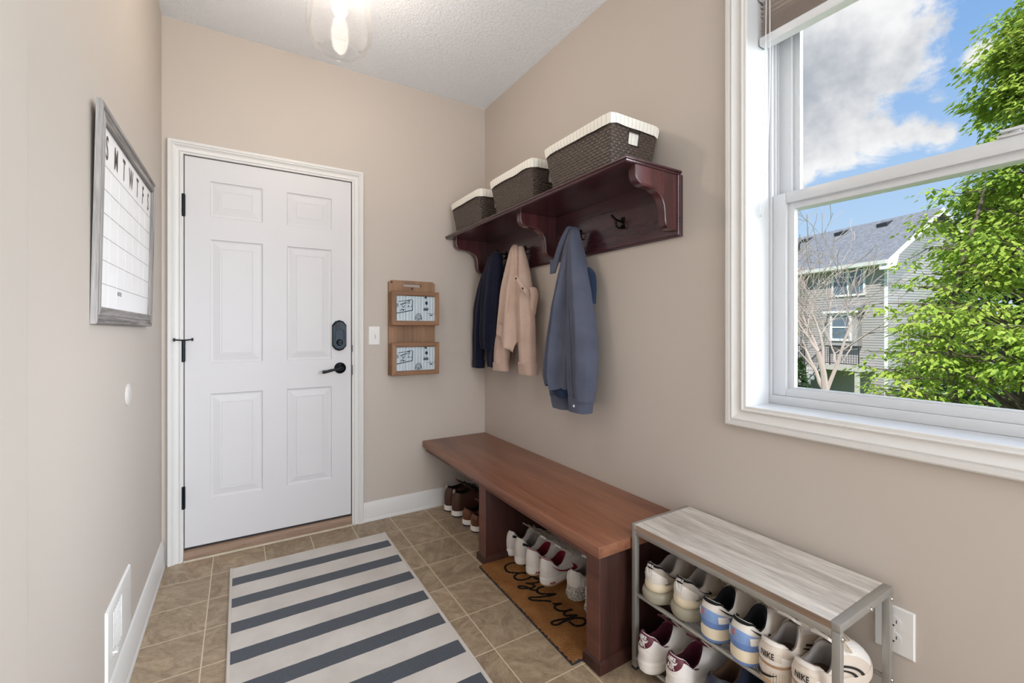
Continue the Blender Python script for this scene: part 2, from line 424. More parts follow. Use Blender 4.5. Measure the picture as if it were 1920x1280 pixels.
# --- window_1
def m_glass(name, tint=(1, 1, 1, 1), base=.04, haze=0):
    t = NT(name)
    fr = t.n('ShaderNodeLayerWeight', inp={'Blend': .12}).outputs['Fresnel']
    tr = t.n('ShaderNodeBsdfTransparent', inp={'Color': tint}); gl = t.n('ShaderNodeBsdfGlossy', inp={'Roughness': .02})
    mx = t.n('ShaderNodeMixShader', inp={0: t.math('MULTIPLY', fr, base * 10), 1: tr.outputs[0], 2: gl.outputs[0]})
    if haze:
        df = t.n('ShaderNodeBsdfTranslucent', inp={'Color': (1, 1, 1, 1)}); mx = t.n('ShaderNodeMixShader', inp={0: haze, 1: mx.outputs[0], 2: df.outputs[0]})
    t.t.links.new(mx.outputs[0], t.out.inputs[0]); return t.m
M['glass'] = m_glass('clear_window_glass')
XF = 1.622
wn = sroot('window_1', (XF, (wy0 + wy1) / 2, wz0), 'white double hung window', 'window')
b = MB()   # jamb extension boards (returns)
b.box(XR + .001, XF + .02, wy1 - .0005, wy1 + .011, wz0, wz1).box(XR + .001, XF + .02, wy0 - .011, wy0 + .0005, wz0, wz1)
b.box(XR + .001, XF + .02, wy0 - .011, wy1 + .011, wz0 - .012, wz0 + .0005).box(XR + .001, XF + .02, wy0 - .011, wy1 + .011, wz1 - .0005, wz1 + .012)
b.build('window_jamb', M['vinyl'], wn, smooth=0)
fy1, fy0 = wy1 - .012, wy0 + .012
b = MB()   # outer vinyl frame
fz1 = wz1 - .004
b.box(XF, XF + .09, fy1, wy1 - .0005, wz0 + .0005, fz1, .002).box(XF, XF + .09, wy0 + .0005, fy0, wz0 + .0005, fz1, .002)
b.box(XF - .001, XF + .09, wy0 + .0005, wy1 - .0005, wz0 + .0005, wz0 + .032, .003).box(XF, XF + .09, wy0 + .0005, wy1 - .0005, fz1 - .03, fz1, .002)
b.box(XF + .034, XF + .040, fy1 - .004, fy1, 1.64, fz1 - .03).box(XF + .012, XF + .016, fy1 - .006, fy1, wz0 + .033, fz1 - .03)
b.build('window_frame', M['vinyl'], wn)
def sash(name, x0, x1, z0, z1, ls, br, tr_):
    b = MB(); y1, y0 = fy1 - .001, fy0 + .001
    rc = [(0, 0)]
    b.box(x0, x1, y1 - ls, y1, z0, z1, .003).box(x0, x1, y0, y0 + ls, z0, z1, .003)
    b.box(x0, x1, y0 + ls, y1 - ls, z0, z0 + br, .0015).box(x0, x1, y0 + ls, y1 - ls, z1 - tr_, z1, .0015)
    g = .022   # stepped glazing bead
    b.box(x0 + .012, x1 - .002, y1 - ls - g, y1 - ls, z0 + br - .001, z1 - tr_ + .001, .001).box(x0 + .012, x1 - .002, y0 + ls, y0 + ls + g, z0 + br - .001, z1 - tr_ + .001, .001)
    b.box(x0 + .0125, x1 - .0025, y0 + ls + g - .001, y1 - ls - g + .001, z0 + br - .003, z0 + br + .006, .002).box(x0 + .0125, x1 - .0025, y0 + ls + g - .001, y1 - ls - g + .001, z1 - tr_ - g, z1 - tr_ + .002, .002)
    s = b.build(name, M['vinyl'], wn)
    p = MB().box(x0 + .020, x0 + .024, y0 + ls, y1 - ls, z0 + br, z1 - tr_)
    p = MB().add([(x0 + .021, y0 + ls, z0 + br), (x0 + .021, y1 - ls, z0 + br), (x0 + .021, y1 - ls, z1 - tr_), (x0 + .021, y0 + ls, z1 - tr_)], [[0, 1, 2, 3]])
    p.build('pane', M['glass'], s, smooth=0, fix=False)
    return s
lo = sash('lower_sash', XF + .002, XF + .038, wz0 + .0325, 1.656, .045, .026, .037)
up = sash('upper_sash', XF + .040, XF + .074, 1.60, fz1 - .031, .045, .045, .04)
b = MB().box(XF - .004, XF + .03, .255, .315, 1.6565, 1.664, .002).tube([(XF + .008, .285, 1.664), (XF + .008, .285, 1.672)], .010, 12).box(XF - .012, XF + .006, .262, .308, 1.667, 1.674, .002)
b.build('sash_lock', M['vinyl'], lo)
# --- fill_window_rear added behind the viewer, unseen, as fill for the hall
w2 = sroot('fill_window_rear', ((bx0 + bx1) / 2, YF - .06, bz0), 'added white framed fill window behind the viewer', 'window')
b = MB(); yy0, yy1 = YF - .09, YF - .03
b.box(bx0, bx0 + .05, yy0, yy1, bz0, bz1, .003).box(bx1 - .05, bx1, yy0, yy1, bz0, bz1, .003).box(bx0 + .05, bx1 - .05, yy0, yy1, bz0, bz0 + .05, .003).box(bx0 + .05, bx1 - .05, yy0, yy1, bz1 - .05, bz1, .003)
mx_ = (bx0 + bx1) / 2; b.box(mx_ - .02, mx_ + .02, yy0, yy1, bz0 + .05, bz1 - .05, .003)
b.build('window_frame', M['vinyl'], w2)
MB().add([(bx0 + .05, YF - .062, bz0 + .05), (bx1 - .05, YF - .062, bz0 + .05), (bx1 - .05, YF - .062, bz1 - .05), (bx0 + .05, YF - .062, bz1 - .05)], [[0, 1, 2, 3]]).build('pane', M['glass'], w2, smooth=0, fix=False)

# --- fill_window_side, added behind the viewer, unseen, to light the left wall
w3 = sroot('fill_window_side', (XR + .07, (cy0 + cy1) / 2, cz0), 'added white framed side fill window behind the viewer', 'window')
b = MB(); q0, q1 = XR + .05, XR + .11
b.box(q0, q1, cy0, cy0 + .05, cz0, cz1, .003).box(q0, q1, cy1 - .05, cy1, cz0, cz1, .003).box(q0, q1, cy0 + .05, cy1 - .05, cz0, cz0 + .05, .003).box(q0, q1, cy0 + .05, cy1 - .05, cz1 - .05, cz1, .003)
b.build('window_frame', M['vinyl'], w3)
MB().add([(XR + .08, cy0 + .05, cz0 + .05), (XR + .08, cy1 - .05, cz0 + .05), (XR + .08, cy1 - .05, cz1 - .05), (XR + .08, cy0 + .05, cz1 - .05)], [[0, 1, 2, 3]]).build('pane', M['glass'], w3, smooth=0, fix=False)

# ================================================================== THINGS ON THE WALLS
# --- framed dry erase calendar, leaning a little off the left wall
c00 = Vector((-.316, 1.548, 1.194)); eu = Vector((.008, .797, -.003)); ev = Vector((.012, 0, .589))
en = eu.cross(ev).normalized()
if en.x < 0: en = -en
def cal(u, v, d=0): return c00 + eu * (u / .797) + ev * (v / .589) + en * d
cw, chh = .797, .589
M['barn'] = wood('weathered_grey_barnwood', '#4f4b49', '#aaa5a2', 'y', 14, .85, 22, .8, .15)
M['barnz'] = wood('weathered_grey_barnwood_upright', '#59555300'[:7], '#b5b1ae', 'z', 14, .85, 22, .8, .15)
M['board'] = plain('white_dry_erase_board', '#ecebec', .28, 0, .5, .01)
M['ink'] = plain('brown_print_ink', '#5d5048', .7, 0, .2, .1, 60)
M['line'] = plain('thin_dark_print_line', '#96938f', .7, 0, .2)
M['linef'] = plain('faint_print_line', '#d0cecc', .7, 0, .2)
ct = thing('wall_calendar', 'white dry erase calendar in a weathered grey wooden frame on the left wall', 'calendar', cal(cw / 2, chh / 2))
fw = .047
FP = [(0, -.0135), (0, -.002), (.003, 0), (.014, 0), (.017, -.003), (.022, -.0035), (.025, -.001), (.042, -.001), (fw, -.005), (fw, -.0135)]
cs = [((0, 0), (1, 1)), ((0, chh), (1, -1)), ((cw, chh), (-1, -1)), ((cw, 0), (-1, 1))]
for i in range(4):
    (p, o1), (q, o2) = cs[i], cs[(i + 1) % 4]
    b = MB(); b.loft([[cal(p[0] + o1[0] * a, p[1] + o1[1] * a, h) for a, h in FP], [cal(q[0] + o2[0] * a, q[1] + o2[1] * a, h) for a, h in FP]], True, True)
    b.build('frame_rail', M['barnz'] if i in (0, 2) else M['barn'], ct, smooth=20)
bd = MB().prism([(fw - .004, fw - .004), (cw - fw + .004, fw - .004), (cw - fw + .004, chh - fw + .004), (fw - .004, chh - fw + .004)], lambda a, c, h: cal(a, c, h), -.0108, -.0095).build('writing_board', M['board'], ct, smooth=0)
iw, ih = cw - 2 * fw, chh - 2 * fw
gh = ih * .79
b = MB()
for k in range(1, 7):
    v = fw + gh * k / 6; b.prism([(fw, v - .0008), (cw - fw, v - .0008), (cw - fw, v + .0008), (fw, v + .0008)], lambda a, c, h: cal(a, c, h), -.0095, -.0090)
b.build('row_line', M['line'], bd, smooth=0)
b = MB()
for k in range(1, 7):
    u = fw + iw * k / 7; v0 = fw if k < 3 else fw + gh / 6
    b.prism([(u - .0006, v0), (u + .0006, v0), (u + .0006, fw + gh), (u - .0006, fw + gh)], lambda a, c, h: cal(a, c, h), -.0095, -.0091)
b.build('column_line', M['linef'], bd, smooth=0)
for k, ch in enumerate('SMTWTFS'):
    vs, fs = text_mesh(ch, .100, .0016); b = MB()
    u0 = fw + iw * (k + .5) / 7; v0 = fw + gh + (ih - gh) * .47
    b.add([cal(u0 + x * .56, v0 + y * .92, -.0088) for x, y, z in vs], fs); b.build('weekday_letter', M['ink'], bd, smooth=0, fix=False)
vs, fs = text_mesh('NOTES:', .016, .0003); b = MB()
b.add([cal(fw + iw * 2.33 / 7 + x, fw + gh / 6 - .017 + y, -.0088) for x, y, z in vs], fs); b.build('small_caption', M['ink'], bd, smooth=0, fix=False)
b = MB().prism([(.02, .02), (cw - .02, .02), (cw - .02, chh - .02), (.02, chh - .02)], lambda a, c, h: cal(a, c, h), -.0138, -.0110)
b.build('backing_board', wood('brown_backing', '#6b4d36', '#8d6a4c', 'z'), ct, smooth=0)
# --- round wall protector
b = MB().lathe([(.0385, 0), (.0385, .003), (.034, .0065), (.020, .0085), (0, .009)], (XL, 2.004, .953), 32, 'x')
tag(b.build('wall_bumper', M['offw']), 'small round white bumper disc on the left wall', 'wall bumper')
# --- wall register
vt = thing('wall_vent', 'white metal air vent low on the left wall', 'vent', (XL, 1.86, .26))
b = MB(); y0, y1, z0, z1 = 1.70, 2.022, .150, .362
oy0, oy1, oz0, oz1 = 1.752, 1.872, .196, .332
rr = []
for d, i in ((0, 0), (.0065, .004), (.0085, .012)): rr.append([Vector((XL + d, a, c)) for a, c in ((y0 + i, z0 + i), (y1 - i, z0 + i), (y1 - i, z1 - i), (y0 + i, z1 - i))])
rr.append([Vector((XL + .0085, a, c)) for a, c in ((oy0, oz0), (oy1, oz0), (oy1, oz1), (oy0, oz1))])
rr.append([Vector((XL + .001, a, c)) for a, c in ((oy0, oz0), (oy1, oz0), (oy1, oz1), (oy0, oz1))])
b.loft(rr); b.build('face_plate', M['plate'], vt, smooth=20)
MB().box(XL + .0008, XL + .0014, oy0, oy1, oz0, oz1).build('dark_duct', M['darkgap'], vt, smooth=0)
for k in range(7):
    y = oy0 + k * (oy1 - oy0) / 6
    MB().box(XL + .0016, XL + .0082, y - .0048, y + .0048, oz0, oz1, .0015).build('louver', M['plate'], vt)
MB().box(XL + .008, XL + .020, oy0 - .004, oy0 + .016, .214, .220, .001).build('damper_lever', M['plate'], vt, smooth=0)
# --- light switch
sw = thing('light_switch', 'white light switch plate between the door and the wooden mail rack', 'light switch', (.712, YB, 1.140))
rr = [[Vector((.712 + a * sx, YB - d, 1.140 + c * sz)) for a, c in ((-.035, -.0575), (.035, -.0575), (.035, .0575), (-.035, .0575))] for d, sx, sz in ((0, 1, 1), (.003, 1, 1), (.006, .9, .94))]
b = MB().loft(rr); b.f.append([8, 9, 10, 11]); b.m.append(0); b.uv.append(None); b.build('switch_plate', M['plate'], sw, smooth=0)
MB().box(.696, .728, YB - .0085, YB - .006, 1.107, 1.173, .001).build('paddle', M['plate'], sw, smooth=0)
b = MB()
for k in range(5): b.box(.7105, .7135, YB - .0092, YB - .0084, 1.122 + k * .008, 1.125 + k * .008)
b.box(.7165, .7195, YB - .0092, YB - .0084, 1.120, 1.145).build('dimmer_mark', M['line'], sw, smooth=0)
# --- duplex outlet
ou = thing('wall_outlet', 'white wall outlet plate behind the shoe rack', 'outlet', (XR, .476, .383))
rr = [[Vector((XR - d, .476 + a * s, .383 + c * s2)) for a, c in ((-.043, -.062), (.043, -.062), (.043, .062), (-.043, .062))] for d, s, s2 in ((0, 1, 1), (.003, 1, 1), (.006, .93, .95))]
b = MB().loft(rr); b.f.append([8, 9, 10, 11]); b.m.append(0); b.uv.append(None); b.build('cover_plate', M['plate'], ou, smooth=0)
for dz_ in (-.021, .021):
    s = MB().lathe([(.0, .0), (.0165, 0), (.0165, .0015)], (XR - .0078, .476, .383 + dz_), 24, 'x').build('socket', M['plate'], ou)
    q = MB()
    for dy in (-.0064, .0064): q.box(XR - .0082, XR - .0077, .476 + dy - .001, .476 + dy + .001, .383 + dz_ - .002, .383 + dz_ + .0065)
    q.lathe([(0, 0), (.0026, 0)], (XR - .0081, .476, .383 + dz_ - .009), 12, 'x').build('slot', M['darkgap'], s, smooth=0)
MB().lathe([(0, -.0075), (.003, -.0072), (.0035, -.006)], (XR, .476, .383), 12, 'x').build('screw', M['plate'], ou)
# --- wooden mail organiser with two framed pockets
M['pine'] = wood('honey_pine_board', '#74543c', '#a78262', 'z', 7, .6, 16, .25)
M['pinex'] = wood('honey_pine_rail', '#684a35', '#966f50', 'x', 7, .6, 16, .25)
M['knot'] = plain('dark_wood_knot', '#4a2a18', .6)
M['tin'] = plain('pale_galvanised_tin', '#b7c4cc', .5, .2, .5, .35, 160, .2, 90, .001)
M['stamp'] = plain('blue_black_stamp_ink', '#27384c', .7, 0, .2, .2, 90)
mo = thing('mail_organizer', 'wooden wall mail rack with two framed tin pockets', 'mail rack', (.95, YB, .89))
mx0, mx1, mz0, mz1 = .796, 1.104, .892, 1.490; my = YB - .019
b = MB()
xs = [mx0, .893, 1.007, mx1]; zs = [mz0, 1.449, 1.469, mz1]
slot = []
for k in range(9): a = PI / 2 + PI * k / 8; slot.append((.900 + .0095 * math.cos(a), 1.461 + .0095 * math.sin(a)))
for k in range(9): a = -PI / 2 + PI * k / 8; slot.append((1.000 + .0095 * math.cos(a), 1.461 + .0095 * math.sin(a)))
outer = [(mx0 + .004, mz1), (mx0, mz1 - .004), (mx0, mz0), (mx1, mz0), (mx1, mz1 - .018), (mx1 - .008, mz1 - .006), (mx1 - .02, mz1)]
def ringpt(cx_, cz_, a):    # outward ray from slot centre to board edge
    dx_, dz_ = math.cos(a), math.sin(a); t = 9
    if dx_ > 1e-6: t = min(t, (mx1 - cx_) / dx_)
    if dx_ < -1e-6: t = min(t, (mx0 - cx_) / dx_)
    if dz_ > 1e-6: t = min(t, (mz1 - cz_) / dz_)
    if dz_ < -1e-6: t = min(t, (1.40 - cz_) / dz_)
    return (cx_ + dx_ * t, cz_ + dz_ * t)
inr = slot; out = [ringpt(.95, 1.461, math.atan2(z - 1.461, (x - .95) * .55)) for x, z in inr]
b.loft([[Vector((x, YB - .0005, z)) for x, z in inr], [Vector((x, my, z)) for x, z in inr], [Vector((x, my, z)) for x, z in out], [Vector((x, YB - .0005, z)) for x, z in out]])
for sx in (mx0, mx1):   # fill the corner triangles of the fan
    pass
b.box(mx0, mx1, my, YB - .0005, mz0, 1.40, .0)
bb = b.build('back_board', M['pine'], mo, smooth=20)
for (x, z, r) in ((.815, 1.476, .007), (.948, 1.441, .008), (.806, 1.285, .005)):
    MB().lathe([(0, -.0006), (r, -.0003)], (x, my, z), 14, 'y').build('knot', M['knot'], bb, smooth=0)
def pocket(z0, z1):
    d = .056; y0 = my - d; x0, x1 = mx0 + .003, mx1 - .003
    pk = MB().box(x0, x0 + .012, y0, my, z0, z1 - .006).box(x1 - .012, x1, y0, my, z0, z1 - .006).box(x0 + .012, x1 - .012, y0, my, z0, z0 + .012).build('pocket_box', M['pinex'], mo, smooth=0)
    fx0, fx1, f = x0 - .002, x1 + .004, .029
    cs = [((fx0, z0), (1, 1)), ((fx1, z0), (-1, 1)), ((fx1, z1), (-1, -1)), ((fx0, z1), (1, -1))]
    FP2 = [(0, 0), (0, .014), (.003, .017), (f - .004, .017), (f, .012), (f, 0)]
    for i in range(4):
        (p, o1), (q, o2) = cs[i], cs[(i + 1) % 4]
        MB().loft([[Vector((p[0] + o1[0] * a, y0 - h, p[1] + o1[1] * a)) for a, h in FP2], [Vector((q[0] + o2[0] * a, y0 - h, q[1] + o2[1] * a)) for a, h in FP2]], True, True).build('frame_rail', M['pinex'] if i in (0, 2) else M['pine'], pk, smooth=20)
    ax0, ax1, az0, az1 = fx0 + f - .002, fx1 - f + .002, z0 + f - .002, z1 - f + .002
    b = MB(); n = 96   # corrugated tin
    def T(u, v):
        return Vector((lerp(ax0, ax1, u), y0 - .006 - .0022 * max(0, math.cos(u * 2 * PI * 13)) ** 4, lerp(az0, az1, v)))
    b.grid(T, n, 1); b.build('tin_panel', M['tin'], pk, smooth=60, fix=False)
    s = MB(); W, H = ax1 - ax0, az1 - az0
    def S(pts, r=.0011):
        s.tube([(ax0 + a * W, y0 - .0088, az0 + c * H) for a, c in pts], r * 1.45, 4, flat=None)
    S([(.0, .30), (.20, .36), (.41, .43)], .0016); S([(.41, .43), (.42, .83)], .0013); S([(.05, .76), (.22, .80), (.40, .85)], .0011)
    for k in range(3): S([(.02, .56 + .05 * k), (.06, .575 + .05 * k)], .0012)
    rnd = random.Random(3)
    for k in range(7):
        a0 = .11 + .022 * k; S([(a0, .62 + .012 * k), (a0 + .012, .68 + .012 * k), (a0 + .022, .63 + .012 * k)], .001)
    S([(.14, .60), (.19, .52), (.21, .62)], .0014); S([(.11, .40), (.14, .47), (.18, .46), (.19, .40)], .0014)
    S([(.15, .43), (.23, .45)], .001)
    for k in range(3): S([(.28, .70 + .05 * k), (.35, .715 + .05 * k)], .001)
    S([(.29, .55), (.31, .62), (.33, .55)], .0016); S([(.37, .56), (.39, .60)], .0014)
    for R in (.105, .075):
        S([(.565 + R * math.cos(a * PI / 12) * .86, .06 + R * 2.3 * math.sin(a * PI / 12)) for a in range(0, 13)], .0011)
    S([(.53, .10), (.56, .15), (.58, .09), (.61, .13)], .0014); S([(.52, .05), (.60, .06)], .0014)
    for (a0, c0, rx, rz) in ((.755, .95, .028, .045), (.775, .73, .036, .075)):
        s.tube([(ax0 + a0 * W, y0 - .0088, az0 + (c0 - rz) * H), (ax0 + a0 * W, y0 - .0088, az0 + (c0) * H), (ax0 + (a0 + .01) * W, y0 - .0088, az0 + (c0 + rz) * H)], [.002, rx * W, .002], 10, flat=(1, .08) if False else None) if False else None
        n0 = 10; s.add([(ax0 + (a0 + rx * math.cos(2 * PI * k / n0)) * W, y0 - .0088, az0 + min(1, c0 + rz * math.sin(2 * PI * k / n0)) * H) for k in range(n0)], [list(range(n0))])
    for k in range(5): S([(.70 + .025 * k, .42), (.71 + .025 * k, .55), (.72 + .025 * k, .44)], .0009)
    S([(.69, .45), (.83, .49)], .0009); S([(.80, .31), (.99, .31)], .0007); S([(.86, .25), (.93, .25)], .0018); S([(.91, .25), (.91, .20)], .0012)
    s.build('stamp_print', M['stamp'], pk, smooth=0)
pocket(1.204, 1.417); pocket(.892, 1.096)

# --- mahogany coat shelf
M['maho'] = wood('dark_mahogany', '#2a1218', '#4d2930', 'y', 5, .26, 18, .08, .5, coat=.4)
M['mahoz'] = wood('dark_mahogany_upright', '#301417', '#5c2e31', 'z', 5, .24, 18, .08, .5, coat=.5)
M['hook'] = metal('black_iron_hook', '#15130f', .35, .9)
sz = 1.807
sh = thing('coat_shelf', 'dark mahogany wall shelf with scrolled brackets and coat hooks', 'shelf', (XR, 1.96, 1.54))
sy0, sy1 = 1.143, 2.792; sx0 = 1.182
EP = [(0, 0), (.004, 0), (.007, .002), (.0085, .005), (.0085, .009), (.006, .011), (.003, .0115), (.003, .014), (.001, .018), (-.004, .021)]  # edge moulding (out, down)
b = MB(); rings = []
for o, d in EP: rings.append([Vector((XR - .0005, sy0 + .0085 - o, sz - d)), Vector((sx0 + .0085 - o, sy0 + .0085 - o, sz - d)), Vector((sx0 + .0085 - o, sy1, sz - d)), Vector((XR - .0005, sy1, sz - d))])
b.loft(rings, True, True); b.build('shelf_board', M['maho'], sh, smooth=30)
b = MB(); rings = []
zt, zb = sz - .0215, 1.545
for o, i in ((0, 0), (.012, 0), (.0135, .0015), (.0135, .005), (.016, .006), (.019, .009), (.020, .013)):
    rings.append([Vector((XR - .0005 - o, sy0 - .004 + i, zb + i)), Vector((XR - .0005 - o, sy1 - i * .2, zb + i)), Vector((XR - .0005 - o, sy1 - i * .2, zt)), Vector((XR - .0005 - o, sy0 - .004 + i, zt))])
b.loft(rings, True, True); b.build('back_board', M['maho'], sh, smooth=25)
bx = XR - .021
def bracket(y0, y1):
    pr = [(bx, zt), (1.238, zt), (1.238, 1.748), (1.243, 1.735), (1.254, 1.724), (1.272, 1.717), (1.300, 1.715), (1.335, 1.711), (1.362, 1.701), (1.382, 1.684), (1.394, 1.660), (1.398, 1.630), (1.400, 1.600), (1.405, 1.584), (1.417, 1.573), (1.433, 1.568), (bx, 1.568)]
    n = len(pr)
    cx_ = sum(p[0] for p in pr) / n; cz_ = sum(p[1] for p in pr) / n
    def off(i, d):
        if i in (0, n - 1): p = pr[i]; return (p[0], p[1])
        p = Vector(pr[i]); a = Vector(pr[i - 1]); c = Vector(pr[(i + 1) % n]); t = (c - a).normalized(); nn = Vector((-t.y, t.x))
        if nn.dot(Vector((1.45, 1.78)) - p) < 0: nn = -nn
        if i == 1: return (p.x + d, p.y)
        return (p.x + nn.x * d, p.y + nn.y * d)
    prof = [0, (y0, .0060), (y0 + .0015, .0050), (y0 + .002, .0022), (y0 + .0045, 0), (y1 - .0045, 0), (y1 - .002, .0022), (y1 - .0015, .0050), (y1, .0060), 0]
    b = MB(); rings = []
    for yy, d in prof[1:-1]: rings.append([Vector((off(i, d)[0], yy, off(i, d)[1])) for i in range(n)])
    b.loft(rings, True, False)
    for r, rev in ((0, 1), (len(rings) - 1, 0)):
        o = r * n; f = [o + k for k in range(n)]; b.f.append(f[::-1] if rev else f); b.m.append(0); b.uv.append(None)
    b.build('bracket', M['mahoz'], sh, smooth=40)
bracket(1.150, 1.190); bracket(1.935, 1.975); bracket(2.735, 2.775)
def coat_hook(y):
    x = XR - .0205; z = 1.655
    b = MB(); pl = [(-.009, -.028), (.009, -.028), (.011, -.018), (.006, 0), (.011, .017), (.009, .026), (-.009, .026), (-.011, .017), (-.006, 0), (-.011, -.018)]
    b.prism(pl, lambda a, c, h: Vector((x - h, y + a, z + c)), 0, .004)
    h = b.build('hook', M['hook'], sh, smooth=0)
    b = MB(); b.tube(catmull([(x - .003, y, z + .005), (x - .03, y, z + .008), (x - .048, y, z + .012), (x - .060, y, z + .020), (x - .068, y, z + .024)], 5), [.005] * 10 + [.0045] * 8 + [.0055] * 3, 8)
    b.tube(catmull([(x - .003, y, z - .012), (x - .022, y, z - .024), (x - .038, y, z - .020), (x - .044, y, z - .004)], 5), .0042, 8)
    for c, r in (((x - .069, y, z + .025), .006), ((x - .044, y, z - .002), .006)): b.lathe([(0, -r), (r * .75, -r * .65), (r, 0), (r * .75, r * .65), (0, r)], c, 10)
    b.build('prong', M['hook'], h, smooth=60)
for y in (1.438, 1.731, 2.242, 2.46): coat_hook(y)

# --- three lined wicker baskets
def m_wicker():
    t = NT('dark_woven_wicker'); v = t.obj(uv=True)
    bk = t.n('ShaderNodeTexBrick', offset=.5, inp={'Vector': v, 'Scale': 1.0, 'Mortar Size': .0016, 'Mortar Smooth': 1.0, 'Brick Width': .026, 'Row Height': .0115, 'Color1': hexlin('#4f443d'), 'Color2': hexlin('#463c36'), 'Mortar': hexlin('#292320')})
    f = t.noise(v, 220, 3); x = t.n('ShaderNodeSeparateXYZ', inp={0: v})
    row = t.math('FLOOR', t.math('DIVIDE', x.outputs[1], .0115))
    ph = t.math('ADD', t.math('DIVIDE', x.outputs[0], .026), t.math('MULTIPLY', row, .5))
    arch = t.math('SINE', t.math('MULTIPLY', t.math('FRACT', ph), PI))
    ry = t.math('SINE', t.math('MULTIPLY', t.math('FRACT', t.math('DIVIDE', x.outputs[1], .0115)), PI))
    h = t.math('ADD', t.math('MULTIPLY', arch, ry), t.math('MULTIPLY', f, .15))
    c = t.mix(f, bk.outputs[0], hexlin('#54463c')); c = t.mix(.55, bk.outputs[0], c)
    return t.pbr(c, .36, 0, t.bump(h, .6, .005), .5)
M['wicker'] = m_wicker()
def m_liner():
    t = NT('white_pinstripe_cotton'); v = t.obj(uv=True); x = t.n('ShaderNodeSeparateXYZ', inp={0: v})
    f = t.math('FRACT', t.math('DIVIDE', t.math('ADD', x.outputs[0], t.math('MULTIPLY', t.noise(v, 30, 2), .004)), .0215))
    s = t.math('LESS_THAN', f, .055); g = t.noise(t.obj(), 900, 2)
    c = t.mix(s, hexlin('#eeebe2'), hexlin('#8f8d8c'))
    n2 = t.bump(t.noise(t.obj(), 30, 3), .35, .006)
    return t.pbr(c, .9, 0, t.bump(g, .2, .001, n2), .2, Sheen_Weight=.2)
M['liner'] = m_liner()
def basket(y0, y1, label):
    x0, x1, z0, z1 = 1.200, 1.470, sz, sz + .196
    ins, h = .030, z1 - z0
    bt = thing('storage_basket', label, 'basket', ((x0 + x1) / 2, (y0 + y1) / 2, z0), 0, 'wicker baskets on the coat shelf')
    def P(u, s, v):      # side s (0 front -x,1 near end -y,2 back,3 far end), u along, v up
        i = ins * (1 - v); a, b_, c, d = x0 + i, x1 - i, y0 + i, y1 - i; z = z0 + h * v
        return [Vector((a, lerp(d, c, u), z)), Vector((lerp(a, b_, u), c, z)), Vector((b_, lerp(c, d, u), z)), Vector((lerp(b_, a, u), d, z))][s]
    L = [y1 - y0, x1 - x0, y1 - y0, x1 - x0]
    b = MB()
    hu0, hu1, hv0, hv1 = .375, .625, .52, .78
    for s in range(4):
        hole = s in (1, 3)
        us = [0, hu0, hu1, 1] if hole else [0, 1]; vs = [0, hv0, hv1, .985] if hole else [0, .985]
        for i in range(len(us) - 1):
            for j in range(len(vs) - 1):
                if hole and i == 1 and j == 1: continue
                q = [(us[i], vs[j]), (us[i + 1], vs[j]), (us[i + 1], vs[j + 1]), (us[i], vs[j + 1])]
                b.add([P(u, s, v) for u, v in q], [[0, 1, 2, 3]], 0, [[((u - .5) * (L[s] - 2 * ins * (1 - v)), v * h) for u, v in q]])
    i = ins; b.add([(x0 + i, y0 + i, z0 + .001), (x1 - i, y0 + i, z0 + .001), (x1 - i, y1 - i, z0 + .001), (x0 + i, y1 - i, z0 + .001)], [[3, 2, 1, 0]], 0, [[(0, 0), (.3, 0), (.3, .4), (0, .4)]])
    b.build('woven_body', M['wicker'], bt, smooth=0, fix=False)
    # handle-hole rims
    for s in (1, 3):
        r = MB(); r.tube([P(u, s, v) for u, v in ((hu0, hv0), (hu1, hv0), (hu1, hv1), (hu0, hv1))], .0035, 6, closed=True); r.build('handle_rim', M['wicker'], bt)
    # liner: inside walls and a rim folded down outside
    b = MB(); per = [0]
    for l in L: per.append(per[-1] + l)
    def ringat(off, v, n=10, wav=0):
        pts = []
        for s in range(4):
            for k in range(n):
                u = k / n; p = P(u, s, v); cxx, cyy = (x0 + x1) / 2, (y0 + y1) / 2
                # round the corners a little and push outwards
                e = min(u, 1 - u) * L[s]; cut = .010 * max(0, 1 - e / .02)
                d = Vector((p.x - cxx, p.y - cyy, 0)); p = p + Vector((math.copysign(1, d.x) * off if abs(abs(d.x) - (x1 - x0) / 2 + ins * (1 - v)) < 1e-6 else 0, math.copysign(1, d.y) * off if abs(abs(d.y) - (y1 - y0) / 2 + ins * (1 - v)) < 1e-6 else 0, 0))
                p = p - d.normalized() * cut
                if wav: p.z += wav * (noise.noise(Vector((per[s] + u * L[s], y0 * 7, 0)) * 11) - .2 + (-.5 if e < .015 else 0))
                pts.append((p, per[s] + u * L[s]))
        return pts
    lev = [ringat(.0075, .83, wav=.007), ringat(.0085, .88), ringat(.008, .96), ringat(.006, 1.01), ringat(.001, 1.025), ringat(-.006, 1.0), ringat(-.008, .8), ringat(-.008, .3), ringat(-.008, .04)]
    n = len(lev[0])
    for a, c in zip(lev, lev[1:]):
        for k in range(n):
            j = (k + 1) % n; ul = a[k][1]; ur = a[j][1] if j else per[-1]
            b.add([a[k][0], a[j][0], c[j][0], c[k][0]], [[0, 1, 2, 3]], 0, [[(ul, a[k][0].z), (ur, a[j][0].z), (ur, c[j][0].z), (ul, c[k][0].z)]])
    o = b.build('cloth_liner', M['liner'], bt, smooth=0)
    bm = bmesh.new(); bm.from_mesh(o.data); bmesh.ops.remove_doubles(bm, verts=bm.verts[:], dist=.0001); bm.to_mesh(o.data); bm.free()
    o.data.polygons.foreach_set('use_smooth', [True] * len(o.data.polygons)); o.data.set_sharp_from_angle(angle=math.radians(50))
    return bt
basket(1.240, 1.668, 'dark wicker basket at the window end of the coat shelf')
basket(1.772, 2.190, 'dark wicker basket between the two others on the coat shelf')
